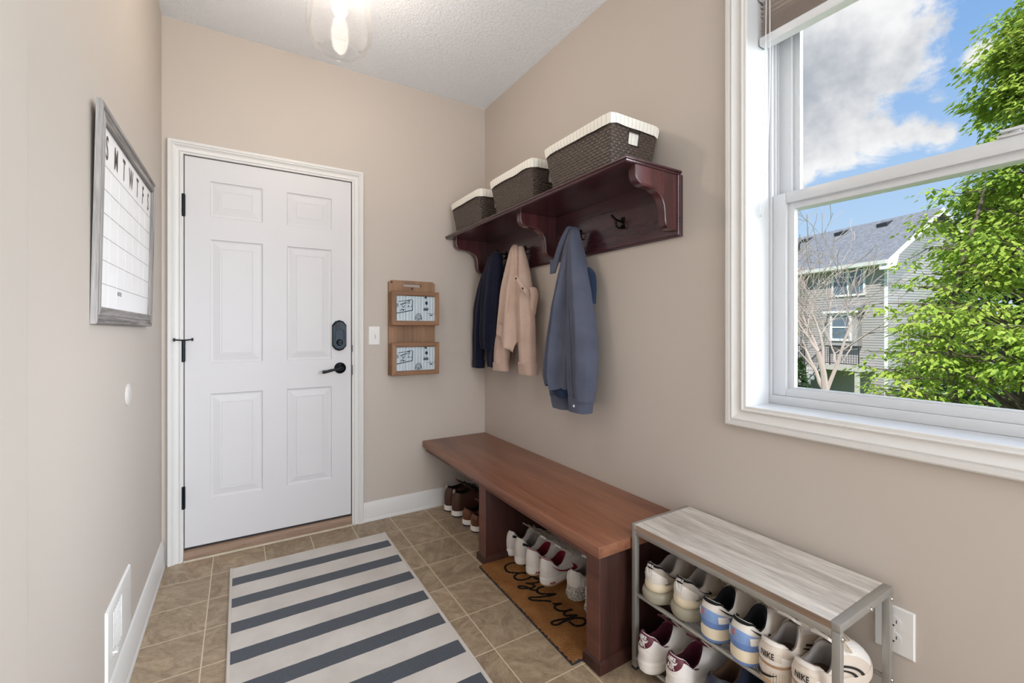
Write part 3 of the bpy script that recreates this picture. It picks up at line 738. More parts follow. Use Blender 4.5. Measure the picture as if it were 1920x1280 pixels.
basket(2.318, 2.726, 'dark wicker basket on the coat shelf nearest the room corner')

# ================================================================== GARMENTS ON THE HOOKS
M['denim'] = fabric('grey_blue_chambray', '#5f6477', '#464b5b', .92, 700, .35, big=.25)
M['denimd'] = fabric('dark_blue_lining', '#2b3a55', '#1f2b42', .95)
M['tan'] = fabric('tan_twill', '#cdb6a8', '#b09688', .92, 600, .3, big=.35)
M['tand'] = fabric('tan_twill_reverse', '#b89a80', '#a3866e', .95, 600, .3)
M['navy'] = fabric('navy_fleece', '#151931', '#0d1022', .95, 500, .3, big=.3)
M['snap'] = metal('dark_snap', '#2a2622', .3)
M['button'] = plain('pale_button', '#dfe3e8', .3)
def drape(rows, folds=(), N=44, K=40, sq=2.4, amp0=.1, seed=0, hem=.03, wav=0, slant=None, crease=()):
    """soft tube of cloth; rows are (z, far edge y, near edge y, front x, back x) from top to bottom"""
    rows = sorted(rows, key=lambda r: -r[0]); b = MB(); rings = []
    T = [catmull([(r[0], r[i], 0) for r in rows], 8) for i in range(1, 5)]
    zt, zb = rows[0][0], rows[-1][0]
    def at(i, z):
        c = T[i]
        for p, q in zip(c, c[1:]):
            if p.x >= z >= q.x: return lerp(p.y, q.y, (p.x - z) / max(1e-9, p.x - q.x))
        return c[-1].y if z < c[-1].x else c[0].y
    def ring(z, grow=0.0, ft=None):
        yl, yr, xf, xb = (at(i, z) for i in range(4)); f = (zt - z) / (zt - zb) if ft is None else ft
        r = []
        for k in range(N):
            a = 2 * PI * k / N; c, s = math.cos(a), math.sin(a)
            c2 = math.copysign(abs(c) ** (2 / sq), c); s2 = math.copysign(abs(s) ** (2 / sq), s)
            y = (yl + yr) / 2 + (yl - yr) / 2 * c2; x = (xf + xb) / 2 - (xb - xf) / 2 * s2
            u = (yl - y) / max(1e-6, yl - yr)
            d = 0
            for kf, am, ph, dr in folds: d += am * math.sin(2 * PI * kf * u + ph + dr * f)
            for kc, am, ph, dr in crease: d += am * (2 * abs(math.sin(PI * kc * u + ph + dr * f)) ** .7 - 1)
            d += .004 * noise.noise(Vector((y * 14, z * 6, seed)))
            wgt = (max(0, s2) + .35 * max(0, -s2)) * (amp0 + (1 - amp0) * min(1, f * 2.2))
            x -= d * wgt * (1 if s >= 0 else -1)
            yy = y + .004 * noise.noise(Vector((x * 9, z * 9, seed + 3))) + grow * c2
            zz = z + (wav * noise.noise(Vector((y * 16, 0, seed))) if f > .85 else 0)
            if slant: q = min(1, max(0, (f - .6) / .4)); zz += slant(u) * q * q
            r.append(Vector((x - grow * s2, yy, zz)))
        return r
    for k in range(K + 1): rings.append(ring(lerp(zt, zb, k / K)))
    top = rings[0]; c = sum(top, Vector()) / N
    rings.insert(0, [lerp(c, p, .55) + Vector((0, 0, .006)) for p in top]); rings.insert(0, [c + (p - c) * .05 + Vector((0, 0, .008)) for p in top])
    last = rings[-1]; cl = sum(last, Vector()) / N
    sh_ = lambda p, e: p + Vector(((cl.x - p.x) * e, (cl.y - p.y) * e, 0))
    rings.append([sh_(p, .08) + Vector((0, 0, .001)) for p in last])
    for dz, e in ((.02, .12), (.07, .16)): rings.append([sh_(p, e) + Vector((0, 0, dz)) for p in last])
    return b.loft(rings, True, False)
def cuff(rows, N=32):
    return drape(rows, [(1.5, .0015, .4, 0)], N, 8, 2.6, 1)
# --- grey-blue shirt, hung by its collar
r0 = thing('hanging_shirt', 'grey blue long sleeved shirt hanging on the hook right of the middle bracket', 'shirt', (1.385, 1.70, 1.655), 0, 'garments on the coat hooks')
drape([(1.672, 1.716, 1.672, 1.372, 1.412), (1.655, 1.722, 1.660, 1.364, 1.418), (1.60, 1.742, 1.650, 1.356, 1.425), (1.50, 1.772, 1.650, 1.348, 1.43), (1.30, 1.828, 1.668, 1.338, 1.43), (1.10, 1.878, 1.682, 1.332, 1.43), (.97, 1.905, 1.690, 1.332, 1.425), (.92, 1.900, 1.692, 1.335, 1.42), (.888, 1.885, 1.698, 1.338, 1.415)],
      [(2.0, .016, .8, 1.1), (4.5, .005, .2, -.8)], seed=1, wav=.024, sq=2.0, crease=[(2.5, .006, .3, .6)]).build('shirt_body', M['denim'], r0, smooth=80)
drape([(1.668, 1.700, 1.664, 1.366, 1.405), (1.62, 1.700, 1.646, 1.346, 1.415), (1.565, 1.690, 1.629, 1.336, 1.42), (1.45, 1.686, 1.598, 1.326, 1.43), (1.32, 1.686, 1.569, 1.321, 1.435), (1.15, 1.687, 1.536, 1.318, 1.435), (.98, 1.689, 1.526, 1.319, 1.43), (.90, 1.689, 1.531, 1.324, 1.42), (.845, 1.686, 1.540, 1.331, 1.415)],
      [(1.0, .012, 2.2, .4), (3.0, .005, .2, 1.2)], seed=2, crease=[(2, .004, .9, .8)]).build('sleeve', M['denim'], r0, smooth=80)
c1 = cuff([(.862, 1.686, 1.545, 1.329, 1.417), (.82, 1.684, 1.551, 1.331, 1.415), (.79, 1.682, 1.556, 1.332, 1.414)]).build('cuff', M['denim'], r0, smooth=60)
MB().lathe([(0, -.003), (.006, -.002), (.006, 0)], (1.3295, 1.615, .822), 14, 'x').build('button', M['button'], c1)
drape([(1.20, 1.862, 1.78, 1.375, 1.44), (1.05, 1.885, 1.775, 1.372, 1.445), (.92, 1.893, 1.765, 1.372, 1.445), (.835, 1.882, 1.755, 1.374, 1.44)], [(1.5, .008, 0, .4)], seed=3).build('sleeve', M['denim'], r0, smooth=80)
cuff([(.842, 1.880, 1.757, 1.372, 1.442), (.80, 1.874, 1.752, 1.374, 1.44), (.775, 1.866, 1.748, 1.376, 1.438)]).build('cuff', M['denim'], r0, smooth=60)
drape([(1.676, 1.722, 1.688, 1.360, 1.395), (1.62, 1.762, 1.722, 1.352, 1.38), (1.55, 1.803, 1.763, 1.352, 1.375), (1.465, 1.850, 1.808, 1.356, 1.374)], [(1, .003, 0, 0)], 24, 20, seed=4).build('collar', M['denim'], r0, smooth=80)
drape([(1.47, 1.645, 1.600, 1.40, 1.43), (1.44, 1.63, 1.574, 1.402, 1.435), (1.38, 1.615, 1.567, 1.402, 1.435), (1.30, 1.60, 1.568, 1.402, 1.43)], [(1, .004, 0, .5)], 24, 24, seed=5).build('shirt_flap', M['denimd'], r0, smooth=80)
b = MB(); b.tube(catmull([(1.320, 1.640, 1.28), (1.316, 1.622, 1.1), (1.316, 1.612, .95), (1.325, 1.612, .86)], 6), .0012, 5); b.build('seam', M['denimd'], r0)
drape([(.95, 1.872, 1.705, 1.352, 1.405), (.88, 1.862, 1.712, 1.356, 1.405), (.84, 1.80, 1.715, 1.360, 1.405)], [(1.5, .004, 0, 0)], 24, 8, seed=6).build('shirt_inside', M['denimd'], r0, smooth=80)
# --- tan overshirt
r1 = thing('hanging_overshirt', 'tan overshirt with snapped pocket flap hanging between the navy and grey blue garments', 'shirt', (1.385, 2.235, 1.66), 0, 'garments on the coat hooks')
drape([(1.674, 2.246, 2.215, 1.374, 1.410), (1.64, 2.264, 2.196, 1.360, 1.42), (1.515, 2.316, 2.165, 1.352, 1.425), (1.44, 2.347, 2.168, 1.350, 1.43), (1.30, 2.372, 2.172, 1.342, 1.43), (1.22, 2.385, 2.172, 1.338, 1.43), (1.16, 2.380, 2.168, 1.330, 1.41)],
      [(1.5, .010, .6, 1.0), (3.5, .004, .2, -.8)], seed=11, crease=[(2, .005, .5, .8)], slant=lambda u: lin([(0, .01), (.15, -.012), (.9, -.115), (1, -.05)], u)).build('shirt_body', M['tan'], r1, smooth=80)
drape([(1.23, 2.412, 2.330, 1.375, 1.43), (1.13, 2.441, 2.315, 1.362, 1.435), (1.03, 2.462, 2.328, 1.36, 1.435), (.965, 2.474, 2.336, 1.364, 1.43)], [(2, .007, .3, 1.5)], seed=12).build('sleeve', M['tan'], r1, smooth=80)
cuff([(.972, 2.476, 2.337, 1.362, 1.432), (.945, 2.479, 2.335, 1.362, 1.432), (.922, 2.480, 2.333, 1.364, 1.43)]).build('cuff', M['tan'], r1, smooth=60)
drape([(1.66, 2.205, 2.172, 1.385, 1.42), (1.58, 2.19, 2.140, 1.370, 1.43), (1.50, 2.188, 2.112, 1.358, 1.435), (1.42, 2.186, 2.090, 1.352, 1.44), (1.30, 2.182, 2.066, 1.350, 1.44), (1.18, 2.176, 2.052, 1.350, 1.44), (1.06, 2.168, 2.040, 1.350, 1.435), (.985, 2.164, 2.034, 1.353, 1.43)], [(1.5, .008, 1.0, 2.2), (3, .003, 0, 1.5)], seed=13).build('sleeve', M['tan'], r1, smooth=80)
cuff([(.993, 2.166, 2.032, 1.350, 1.433), (.955, 2.164, 2.028, 1.350, 1.433), (.925, 2.160, 2.024, 1.352, 1.432)]).build('cuff', M['tan'], r1, smooth=60)
pf = lambda u, v: (Vector((1.340 - .004 * math.sin(v * PI) - .012 * (1 - u), lerp(2.118, 2.030, u), lerp(1.485, 1.395, u) + lerp(0, -.036, v) * (1 + .35 * math.sin(u * PI)))), Vector((-1, -.2, 0)).normalized())
fl = MB().slab(pf, 10, 6, .003).build('pocket_flap', M['tan'], r1, smooth=80)
for u in (.08, .72): MB().lathe([(0, -.003), (.006, -.002), (.006, 0)], pf(u, .35)[0] + Vector((-.003, 0, 0)), 12, 'x').build('snap', M['snap'], fl)
drape([(1.41, 2.09, 2.055, 1.385, 1.43), (1.37, 2.08, 2.043, 1.39, 1.435), (1.30, 2.085, 2.052, 1.39, 1.43), (1.26, 2.09, 2.066, 1.395, 1.43)], [(1, .004, 0, 0)], 24, 16, seed=14).build('shirt_flap', M['tan'], r1, smooth=80)
MB().tube(catmull([(1.357, 2.196, 1.665), (1.347, 2.172, 1.60), (1.343, 2.160, 1.52), (1.341, 2.162, 1.485)], 6), .0022, 6).build('placket_edge', M['tand'], r1)
MB().tube(catmull([(1.336, 2.20, 1.38), (1.333, 2.215, 1.30), (1.334, 2.255, 1.22), (1.334, 2.262, 1.15)], 6), .0012, 5).build('seam', M['tand'], r1)
# --- navy jacket
r2 = thing('hanging_jacket', 'navy jacket hanging in the corner end of the coat shelf', 'jacket', (1.385, 2.48, 1.655), 0, 'garments on the coat hooks')
drape([(1.664, 2.500, 2.425, 1.375, 1.42), (1.64, 2.545, 2.405, 1.365, 1.425), (1.55, 2.60, 2.395, 1.358, 1.43), (1.42, 2.62, 2.400, 1.352, 1.43), (1.25, 2.635, 2.412, 1.350, 1.43), (1.12, 2.640, 2.42, 1.350, 1.43), (1.05, 2.625, 2.43, 1.355, 1.425)], [(2.0, .012, .4, .8), (4, .004, 0, 1)], seed=21).build('jacket_body', M['navy'], r2, smooth=80)
drape([(1.62, 2.56, 2.52, 1.375, 1.42), (1.54, 2.635, 2.57, 1.368, 1.43), (1.44, 2.705, 2.60, 1.366, 1.435), (1.32, 2.758, 2.625, 1.366, 1.435), (1.17, 2.772, 2.650, 1.366, 1.435), (1.00, 2.776, 2.664, 1.368, 1.43), (.96, 2.776, 2.666, 1.37, 1.43)], [(1.5, .006, 0, 1.5)], seed=22).build('sleeve', M['navy'], r2, smooth=80)
cuff([(.97, 2.778, 2.664, 1.367, 1.432), (.94, 2.779, 2.663, 1.367, 1.432), (.917, 2.779, 2.664, 1.369, 1.43)]).build('cuff', M['navy'], r2, smooth=60)
drape([(1.20, 2.605, 2.45, 1.375, 1.43), (1.08, 2.60, 2.44, 1.375, 1.43), (.98, 2.585, 2.46, 1.376, 1.43), (.935, 2.578, 2.47, 1.378, 1.428)], [(1.5, .005, 0, 1)], seed=23).build('sleeve', M['navy'], r2, smooth=80)

# ================================================================== BENCH, RUG, MAT, RACK
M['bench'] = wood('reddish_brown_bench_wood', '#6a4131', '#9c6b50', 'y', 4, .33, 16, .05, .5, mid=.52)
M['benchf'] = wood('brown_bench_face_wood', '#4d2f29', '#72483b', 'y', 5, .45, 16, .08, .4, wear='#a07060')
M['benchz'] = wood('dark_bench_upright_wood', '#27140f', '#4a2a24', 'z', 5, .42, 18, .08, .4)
bn = thing('bench', 'long dark reddish wooden bench against the wall under the coats', 'bench', (1.25, 1.95, 0))
by0, by1 = 1.112, 2.788
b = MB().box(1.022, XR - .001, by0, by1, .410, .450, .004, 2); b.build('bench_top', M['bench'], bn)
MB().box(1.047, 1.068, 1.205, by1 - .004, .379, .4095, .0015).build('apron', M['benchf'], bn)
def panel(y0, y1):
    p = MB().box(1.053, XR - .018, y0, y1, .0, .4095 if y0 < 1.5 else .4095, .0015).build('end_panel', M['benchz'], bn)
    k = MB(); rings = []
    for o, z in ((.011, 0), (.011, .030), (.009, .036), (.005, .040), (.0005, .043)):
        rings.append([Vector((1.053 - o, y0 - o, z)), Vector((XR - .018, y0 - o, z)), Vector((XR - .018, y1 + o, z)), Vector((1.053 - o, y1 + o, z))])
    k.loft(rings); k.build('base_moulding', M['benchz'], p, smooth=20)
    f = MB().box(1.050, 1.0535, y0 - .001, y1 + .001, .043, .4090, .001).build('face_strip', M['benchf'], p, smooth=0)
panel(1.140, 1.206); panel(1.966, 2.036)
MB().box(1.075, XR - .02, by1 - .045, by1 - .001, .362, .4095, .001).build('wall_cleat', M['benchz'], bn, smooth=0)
# --- striped rug
def m_rug():
    t = NT('striped_flatweave'); v = t.n('ShaderNodeTexCoord').outputs['Object']; x = t.n('ShaderNodeSeparateXYZ', inp={0: v})
    n = t.noise(v, 30, 3); y = t.math('ADD', x.outputs[1], t.math('MULTIPLY', t.math('SUBTRACT', n, .5), .004))
    ph = t.math('FRACT', t.math('DIVIDE', t.math('SUBTRACT', y, .0), .1862))
    dark = t.math('LESS_THAN', ph, .0745 / .1862)
    edge = t.math('LESS_THAN', t.math('ABSOLUTE', x.outputs[0]), .367)
    dark = t.math('MULTIPLY', dark, edge)
    vm = t.n('ShaderNodeMapping', inp={'Vector': v, 'Scale': (1, 5, 1)}).outputs[0]
    heather = t.noise(vm, 420, 2, .8); soft = t.noise(v, 5, 4); fleck = t.math('GREATER_THAN', t.noise(v, 110, 1), .80)
    d = t.ramp(heather, [(.38, hexlin('#2f333a')), (.66, hexlin('#5b6069'))])
    l = t.ramp(t.math('ADD', t.math('MULTIPLY', heather, .35), t.math('MULTIPLY', soft, .65)), [(.35, hexlin('#bdb5ad')), (.65, hexlin('#d3ccc5'))])
    l = t.mix(t.math('MULTIPLY', fleck, .25), l, hexlin('#8f8880'))
    return t.pbr(t.mix(dark, l, d), .95, 0, t.bump(heather, .4, .0015), .15, Sheen_Weight=.2)
M['rug'] = m_rug(); M['bind'] = fabric('pale_rug_binding', '#cfc8c0', '#bdb6ae', .95, 700)
rg = thing('striped_rug', 'pale rug with dark blue grey stripes in front of the door', 'rug', (.338, 2.398 - .1862 * 3, 0))
rx0, rx1, ry0, ry1 = -.0375, .7165, 1.06, 2.576
b = MB(); b.grid(lambda u, v: Vector((lerp(rx0 + .004, rx1 - .004, u), lerp(ry0, ry1, v), .0058 + .0012 * noise.noise(Vector((u * 5, v * 9, 3))))), 24, 48)
b.build('woven_field', M['rug'], rg, smooth=60)
MB().box(rx0 + .003, rx1 - .003, ry0 + .001, ry1 - .001, .0003, .0042).build('backing', M['bind'], rg, smooth=0)
for x in (rx0 + .0035, rx1 - .0035): MB().tube([(x, lerp(ry0, ry1, k / 24), .0048) for k in range(25)], .0060, 8, flat=(.75, 1)).build('side_binding', M['bind'], rg)
# --- coir doormat with painted lettering
def m_coir():
    t = NT('orange_brown_coir'); v = t.obj(); f = t.noise(v, 420, 3, .8); g = t.noise(v, 12, 4)
    k = t.math('ADD', t.math('MULTIPLY', f, .7), t.math('MULTIPLY', g, .3))
    return t.pbr(t.ramp(k, [(.34, hexlin('#694222')), (.50, hexlin('#9c6a3d')), (.66, hexlin('#c08e5b'))]), .95, 0, t.bump(f, 1.0, .006), .1)
M['coir'] = m_coir()
t = NT('black_painted_coir'); v = t.obj(); f = t.noise(v, 420, 3, .8)
M['coirk'] = t.pbr(t.ramp(f, [(.4, hexlin('#15120f')), (.7, hexlin('#3a2f26'))]), .95, 0, t.bump(f, 1.0, .006), .1)
ax = Vector((-.022, -1, 0)).normalized()     # reading direction (towards the camera)
up = Vector((1, -.022, 0)).normalized()      # letter tops towards the wall
mc = Vector((1.010, 1.958, 0))               # far front corner
mt = thing('doormat', 'orange brown coir doormat with black script lettering under the bench', 'doormat', mc + ax * .37 + up * .2)
b = MB(); rnd = random.Random(5); L_, W_ = .742, .430
def mp(u, v, z): return mc + ax * (u * L_) + up * (v * W_) + Vector((0, 0, z))
nu, nv = 150, 86
b.grid(lambda u, v: mp(u, v, .0135 + .0022 * rnd.random() - (.004 if (u in (0, 1) or v in (0, 1)) else 0)) + Vector((rnd.uniform(-.0018, .0018), rnd.uniform(-.0018, .0018), 0)), nu, nv)
b.build('coir_pile', M['coir'], mt, smooth=0)
MB().prism([(0.002, .002), (.998, .002), (.998, .998), (.002, .998)], lambda a, c, h: mp(a, c, h), .0003, .0125).build('rubber_backing', M['darkgap'], mt, smooth=0)
strokes = [
    [(1.200, 1.815), (1.200, 1.848), (1.185, 1.872), (1.150, 1.889), (1.116, 1.880), (1.100, 1.852), (1.100, 1.826), (1.124, 1.803), (1.148, 1.785)],
    [(1.150, 1.786), (1.175, 1.765), (1.196, 1.748), (1.170, 1.778), (1.130, 1.790), (1.103, 1.777), (1.101, 1.752), (1.120, 1.735), (1.160, 1.732), (1.192, 1.744), (1.178, 1.722), (1.185, 1.70)],
    [(1.178, 1.726), (1.190, 1.700), (1.176, 1.682), (1.140, 1.690), (1.122, 1.704), (1.138, 1.684), (1.142, 1.664), (1.120, 1.660), (1.092, 1.672), (1.074, 1.688), (1.080, 1.700), (1.104, 1.682), (1.114, 1.650), (1.135, 1.624)],
    [(1.178, 1.640), (1.150, 1.642), (1.128, 1.630), (1.130, 1.606), (1.152, 1.586), (1.186, 1.566), (1.150, 1.572), (1.110, 1.586), (1.080, 1.602), (1.068, 1.600), (1.072, 1.586), (1.096, 1.566), (1.124, 1.545), (1.136, 1.532)],
    [(1.132, 1.516), (1.166, 1.498), (1.140, 1.502), (1.124, 1.490), (1.128, 1.468), (1.150, 1.450), (1.180, 1.444), (1.146, 1.448), (1.130, 1.434), (1.134, 1.420)],
    [(1.134, 1.424), (1.172, 1.404), (1.130, 1.408), (1.090, 1.420), (1.060, 1.424), (1.054, 1.410), (1.068, 1.400), (1.100, 1.402), (1.122, 1.400), (1.154, 1.394), (1.178, 1.378), (1.178, 1.356), (1.150, 1.346), (1.124, 1.360), (1.120, 1.390)]]
for st in strokes:
    pts = catmull([(x, y, .0152) for x, y in st], 6)
    s = MB().tube(pts, .0058, 6, flat=(.4, 1)); s.build('script_stroke', M['coirk'], mt, smooth=0)
# --- shoe rack
M['steel'] = metal('brushed_grey_steel', '#a3a19c', .42, .55, .03)
M['oak'] = wood('grey_washed_oak', '#90867e', '#e4e0da', 'y', 7, .5, 9, .15, .4)
M['oakedge'] = wood('brown_oak_edge', '#6d5a4c', '#9b8674', 'y', 6, .5, 14, .1, .4)
M['chrome'] = metal('bright_screw', '#c8c8c6', .2)
kx0, kx1, ky0, ky1, kz = 1.168, 1.464, .472, 1.104, .504
rk = thing('shoe_rack', 'steel framed shoe rack with grey wood effect top', 'shoe rack', ((kx0 + kx1) / 2, (ky0 + ky1) / 2, 0))
T_ = .018
MB().box(kx0 + .001, kx1 - .001, ky0 + .021, ky1 - .012, kz - .0185, kz - .0005, .0008).build('rack_top', M['oak'], rk, smooth=0)
MB().box(kx0 - .0002, kx0 + .001, ky0 + T_, ky1 - T_, kz - .0185, kz - .001).build('front_edge', M['oakedge'], rk, smooth=0)
for y0, y1 in ((ky0, ky0 + .0205), (ky1 - .0115, ky1)): MB().box(kx0, kx1, y0, y1, kz - .020, kz, .0012).build('end_rail', M['steel'], rk)
for x in (kx0, kx1 - T_):
    for y in (ky0, ky1 - T_):
        l = MB().box(x, x + T_, y, y + T_, .004, kz - .0202, .0014).build('leg', M['steel'], rk)
        MB().box(x - .0005, x + T_ + .0005, y - .0005, y + T_ + .0005, 0, .010, .001).build('foot_cap', M['darkgap'], l)
MB().box(kx0, kx0 + .012, ky0 + T_, ky1 - T_, kz - .036, kz - .0187, .001).build('front_rail', M['steel'], rk)
MB().box(kx1 - .012, kx1, ky0 + T_, ky1 - T_, kz - .036, kz - .0187, .001).build('back_rail', M['steel'], rk)
def wire_shelf(z):
    b = MB()
    for x in (kx0 + .006, kx1 - .010): b.tube([(x, ky0 + T_ - .002, z), (x, ky1 - T_ + .002, z)], .0055, 10)
    b.tube([(kx0 + .018, ky0 + T_, z - .002), (kx0 + .018, ky1 - T_, z - .002)], .003, 8)
    for k in range(1, 6): b.tube([(kx0 + .012 + k * .043, ky0 + T_ - .001, z + .001), (kx0 + .012 + k * .043, ky1 - T_ + .001, z + .001)], .0024, 6)
    for k in range(1, 4): y = lerp(ky0 + T_, ky1 - T_, k / 4); b.tube([(kx0 + .006, y, z - .004), (kx1 - .010, y, z - .004)], .0026, 6)
    b.build('wire_shelf', M['steel'], rk)
ZU, ZL = .262, .040
wire_shelf(ZU); wire_shelf(ZL)
for (x, y, z) in ((kx0 + .009, ky0 - .001, kz - .035), (kx1 - .009, ky0 - .001, kz - .030), (1.33, ky0 - .001, kz - .016), (kx1 - .009, ky0 - .001, ZU), (kx1 - .009, ky0 - .001, ZL)):
    MB().lathe([(0, -.0035), (.004, -.003), (.0055, 0)], (x, y, z), 14, 'y').build('screw', M['chrome'], rk)

# ================================================================== SHOES
def leather(name, col, rough=.5, var=.05, bump=.12): return plain(name, col, rough, 0, .45, var, 40, bump, 420, .0008)
M['lw'] = leather('white_leather', '#e6e2de'); M['lw2'] = leather('off_white_leather', '#dad4cc')
M['cream'] = leather('cream_leather', '#d0c4b7'); M['mesh'] = fabric('greige_mesh', '#bdb3a9', '#a0968c', .9, 500)
M['solew'] = plain('white_rubber', '#e9e4de', .55, 0, .4, .03); M['solec'] = plain('cream_rubber', '#e2d6bd', .5, 0, .4, .04)
M['blk'] = fabric('black_knit', '#17181c', '#0d0e11', .85, 600); M['blkp'] = plain('black_print', '#141416', .5)
M['gum'] = plain('tan_gum_rubber', '#c2a27c', .6); M['burg'] = leather('burgundy_leather', '#5a1b2e', .45, .1)
M['burgf'] = fabric('burgundy_lining', '#4b1426', '#380d1c', .9); M['redl'] = leather('dark_red_leather', '#8c2033', .45, .08)
M['redf'] = fabric('dark_red_lining', '#7d1a2b', '#5f1220', .9); M['grlin'] = fabric('grey_lining', '#8f8884', '#77716d', .9)
M['brlin'] = fabric('brown_insole_lining', '#5d4534', '#48342a', .9); M['blue'] = leather('light_blue_leather', '#7f9dce', .5, .05)
M['blued'] = leather('mid_blue_leather', '#6a88c0', .5, .05)
M['boot'] = leather('dark_brown_leather', '#4a2f24', .42, .18); M['bootl'] = fabric('very_dark_lining', '#14110f', '#0d0b0a', .9)
M['tanb'] = leather('russet_brown_leather', '#6b4029', .45, .2); M['lace'] = fabric('white_lace', '#e4ded6', '#cfc8bf', .9, 900)
M['lacet'] = fabric('beige_lace', '#cdbfae', '#b5a695', .9, 900); M['lacek'] = fabric('dark_lace', '#241c18', '#171210', .9, 900)
M['tanstripe'] = leather('tan_leather_stripe', '#b08e72', .5); M['silver'] = plain('pale_silver_print', '#e8e6e4', .4, .2)
M['orange'] = plain('small_orange_print', '#c8634a', .5); M['navyl'] = leather('navy_leather', '#20283a', .45, .1)
def m_air():
    t = NT('smoky_translucent_air_sole')
    return t.pbr(hexlin('#c9c2ae'), .12, 0, None, .6, Transmission_Weight=.45, IOR=1.35)
M['air'] = m_air()
def m_speck():
    t = NT('speckled_grey_rubber'); v = t.obj(); f = t.noise(v, 170, 2, .7)
    return t.pbr(t.ramp(f, [(.42, hexlin('#8d8880')), (.60, hexlin('#d2cdc4'))]), .7, 0, t.bump(f, .7, .004), .3)
M['speck'] = m_speck()
def wprof(f):
    f = min(1, max(0, f))
    if f < .16: return .76 * math.sqrt(max(0, 1 - ((.16 - f) / .16) ** 2)) ** .92
    if f > .74: return 1.0 * math.sqrt(max(0, 1 - ((f - .74) / .26) ** 2.3)) ** .95
    return table([(.16, .76), (.36, .735), (.74, 1.0)], f)
class Last:
    """upper surface between the sole outline and the collar opening; t runs round from the heel over the left side to the toe"""
    def __init__(s, L=.295, W=.100, zh=.088, za=.066, zt=.100, zs=.030, zst=.024, c0=.010, c1=.132, wc=.035, side=1, bulge=0.006, toe=.052):
        s.__dict__.update(locals())
    def outline(s, t, grow=0):
        t %= 1.0; x = s.L / 2 * (1 - math.cos(2 * PI * t)); f = x / s.L
        w = wprof(f) * s.W / 2
        sg = 1 if t < .5 else -1
        asym = 1 + .06 * sg * s.side * math.sin(PI * min(1, max(0, (f - .3) / .7))) - .08 * (-sg * s.side) * math.exp(-((f - .42) / .16) ** 2) * 0
        bend = -.006 * s.side * math.sin(PI * f) * -1
        p = Vector((x, sg * w * asym + bend * 0, 0))
        if grow:
            e = 1e-3; a = s.outline(t - e); b = s.outline(t + e); d = b - a
            n = Vector((-d.y, d.x, 0))
            if n.length < 1e-9: n = Vector((-1, 0, 0)) if t < .25 or t > .75 else Vector((1, 0, 0))
            n.normalize()
            if t < 1e-4 or t > 1 - 1e-4: n = Vector((-1, 0, 0))
            p += n * grow * (1 if True else 0)
        return p
    def zsole(s, t):
        f = (1 - math.cos(2 * PI * t)) / 2
        return lin([(0, s.zs), (.35, s.zs - .001), (.7, s.zst), (.9, s.zst + .002), (1, s.zst + .006)], f)
    def collar(s, t):
        t %= 1.0; f = (1 - math.cos(2 * PI * t)) / 2
        w = math.sin(2 * PI * t) * s.wc * (1 - .22 * f)
        w = math.copysign(abs(w / s.wc) ** .8 * s.wc, w)
        z = table([(0, s.zh), (.06, s.zh - .003), (.42, s.za), (.58, s.za + .002), (1, s.zt)], f)
        return Vector((lerp(s.c0, s.c1, f), w, z))
    def S(s, t, v, off=0):
        t %= 1.0
        if off:
            e = .004; p = s.S(t, v); a = s.S(t + e, v) - s.S(t - e, v); b = s.S(t, min(1, v + .01)) - s.S(t, max(0, v - .01))
            n = b.cross(a)
            if n.length > 1e-12: n.normalize()
            c = Vector((s.L * .4, 0, .03))
            if n.dot(p - c) < 0: n = -n
            return p + n * off
        B, C = s.outline(t), s.collar(t); f = (1 - math.cos(2 * PI * t)) / 2
        fr = max(0, (f - .5) / .5)
        h = v ** lerp(1.25, 1.15, fr); g = 1 - (1 - v) ** lerp(1.35, 1.6, fr)
        # the vamp climbs quickly over the toe box, then slopes to the throat
        p = Vector((lerp(B.x, C.x, h), lerp(B.y, C.y, h), lerp(s.zsole(t), C.z, g)))
        side = math.sin(PI * v) * s.bulge
        d = Vector((B.x - s.L * .42, B.y * 1.8, 0))
        if d.length > 1e-6: p += d.normalized() * side * (1 - .6 * fr)
        if fr > 0: p.z += .004 * fr * math.sin(PI * min(1, v * 1.1)) ** 1.0 * (s.toe / .052)
        return p
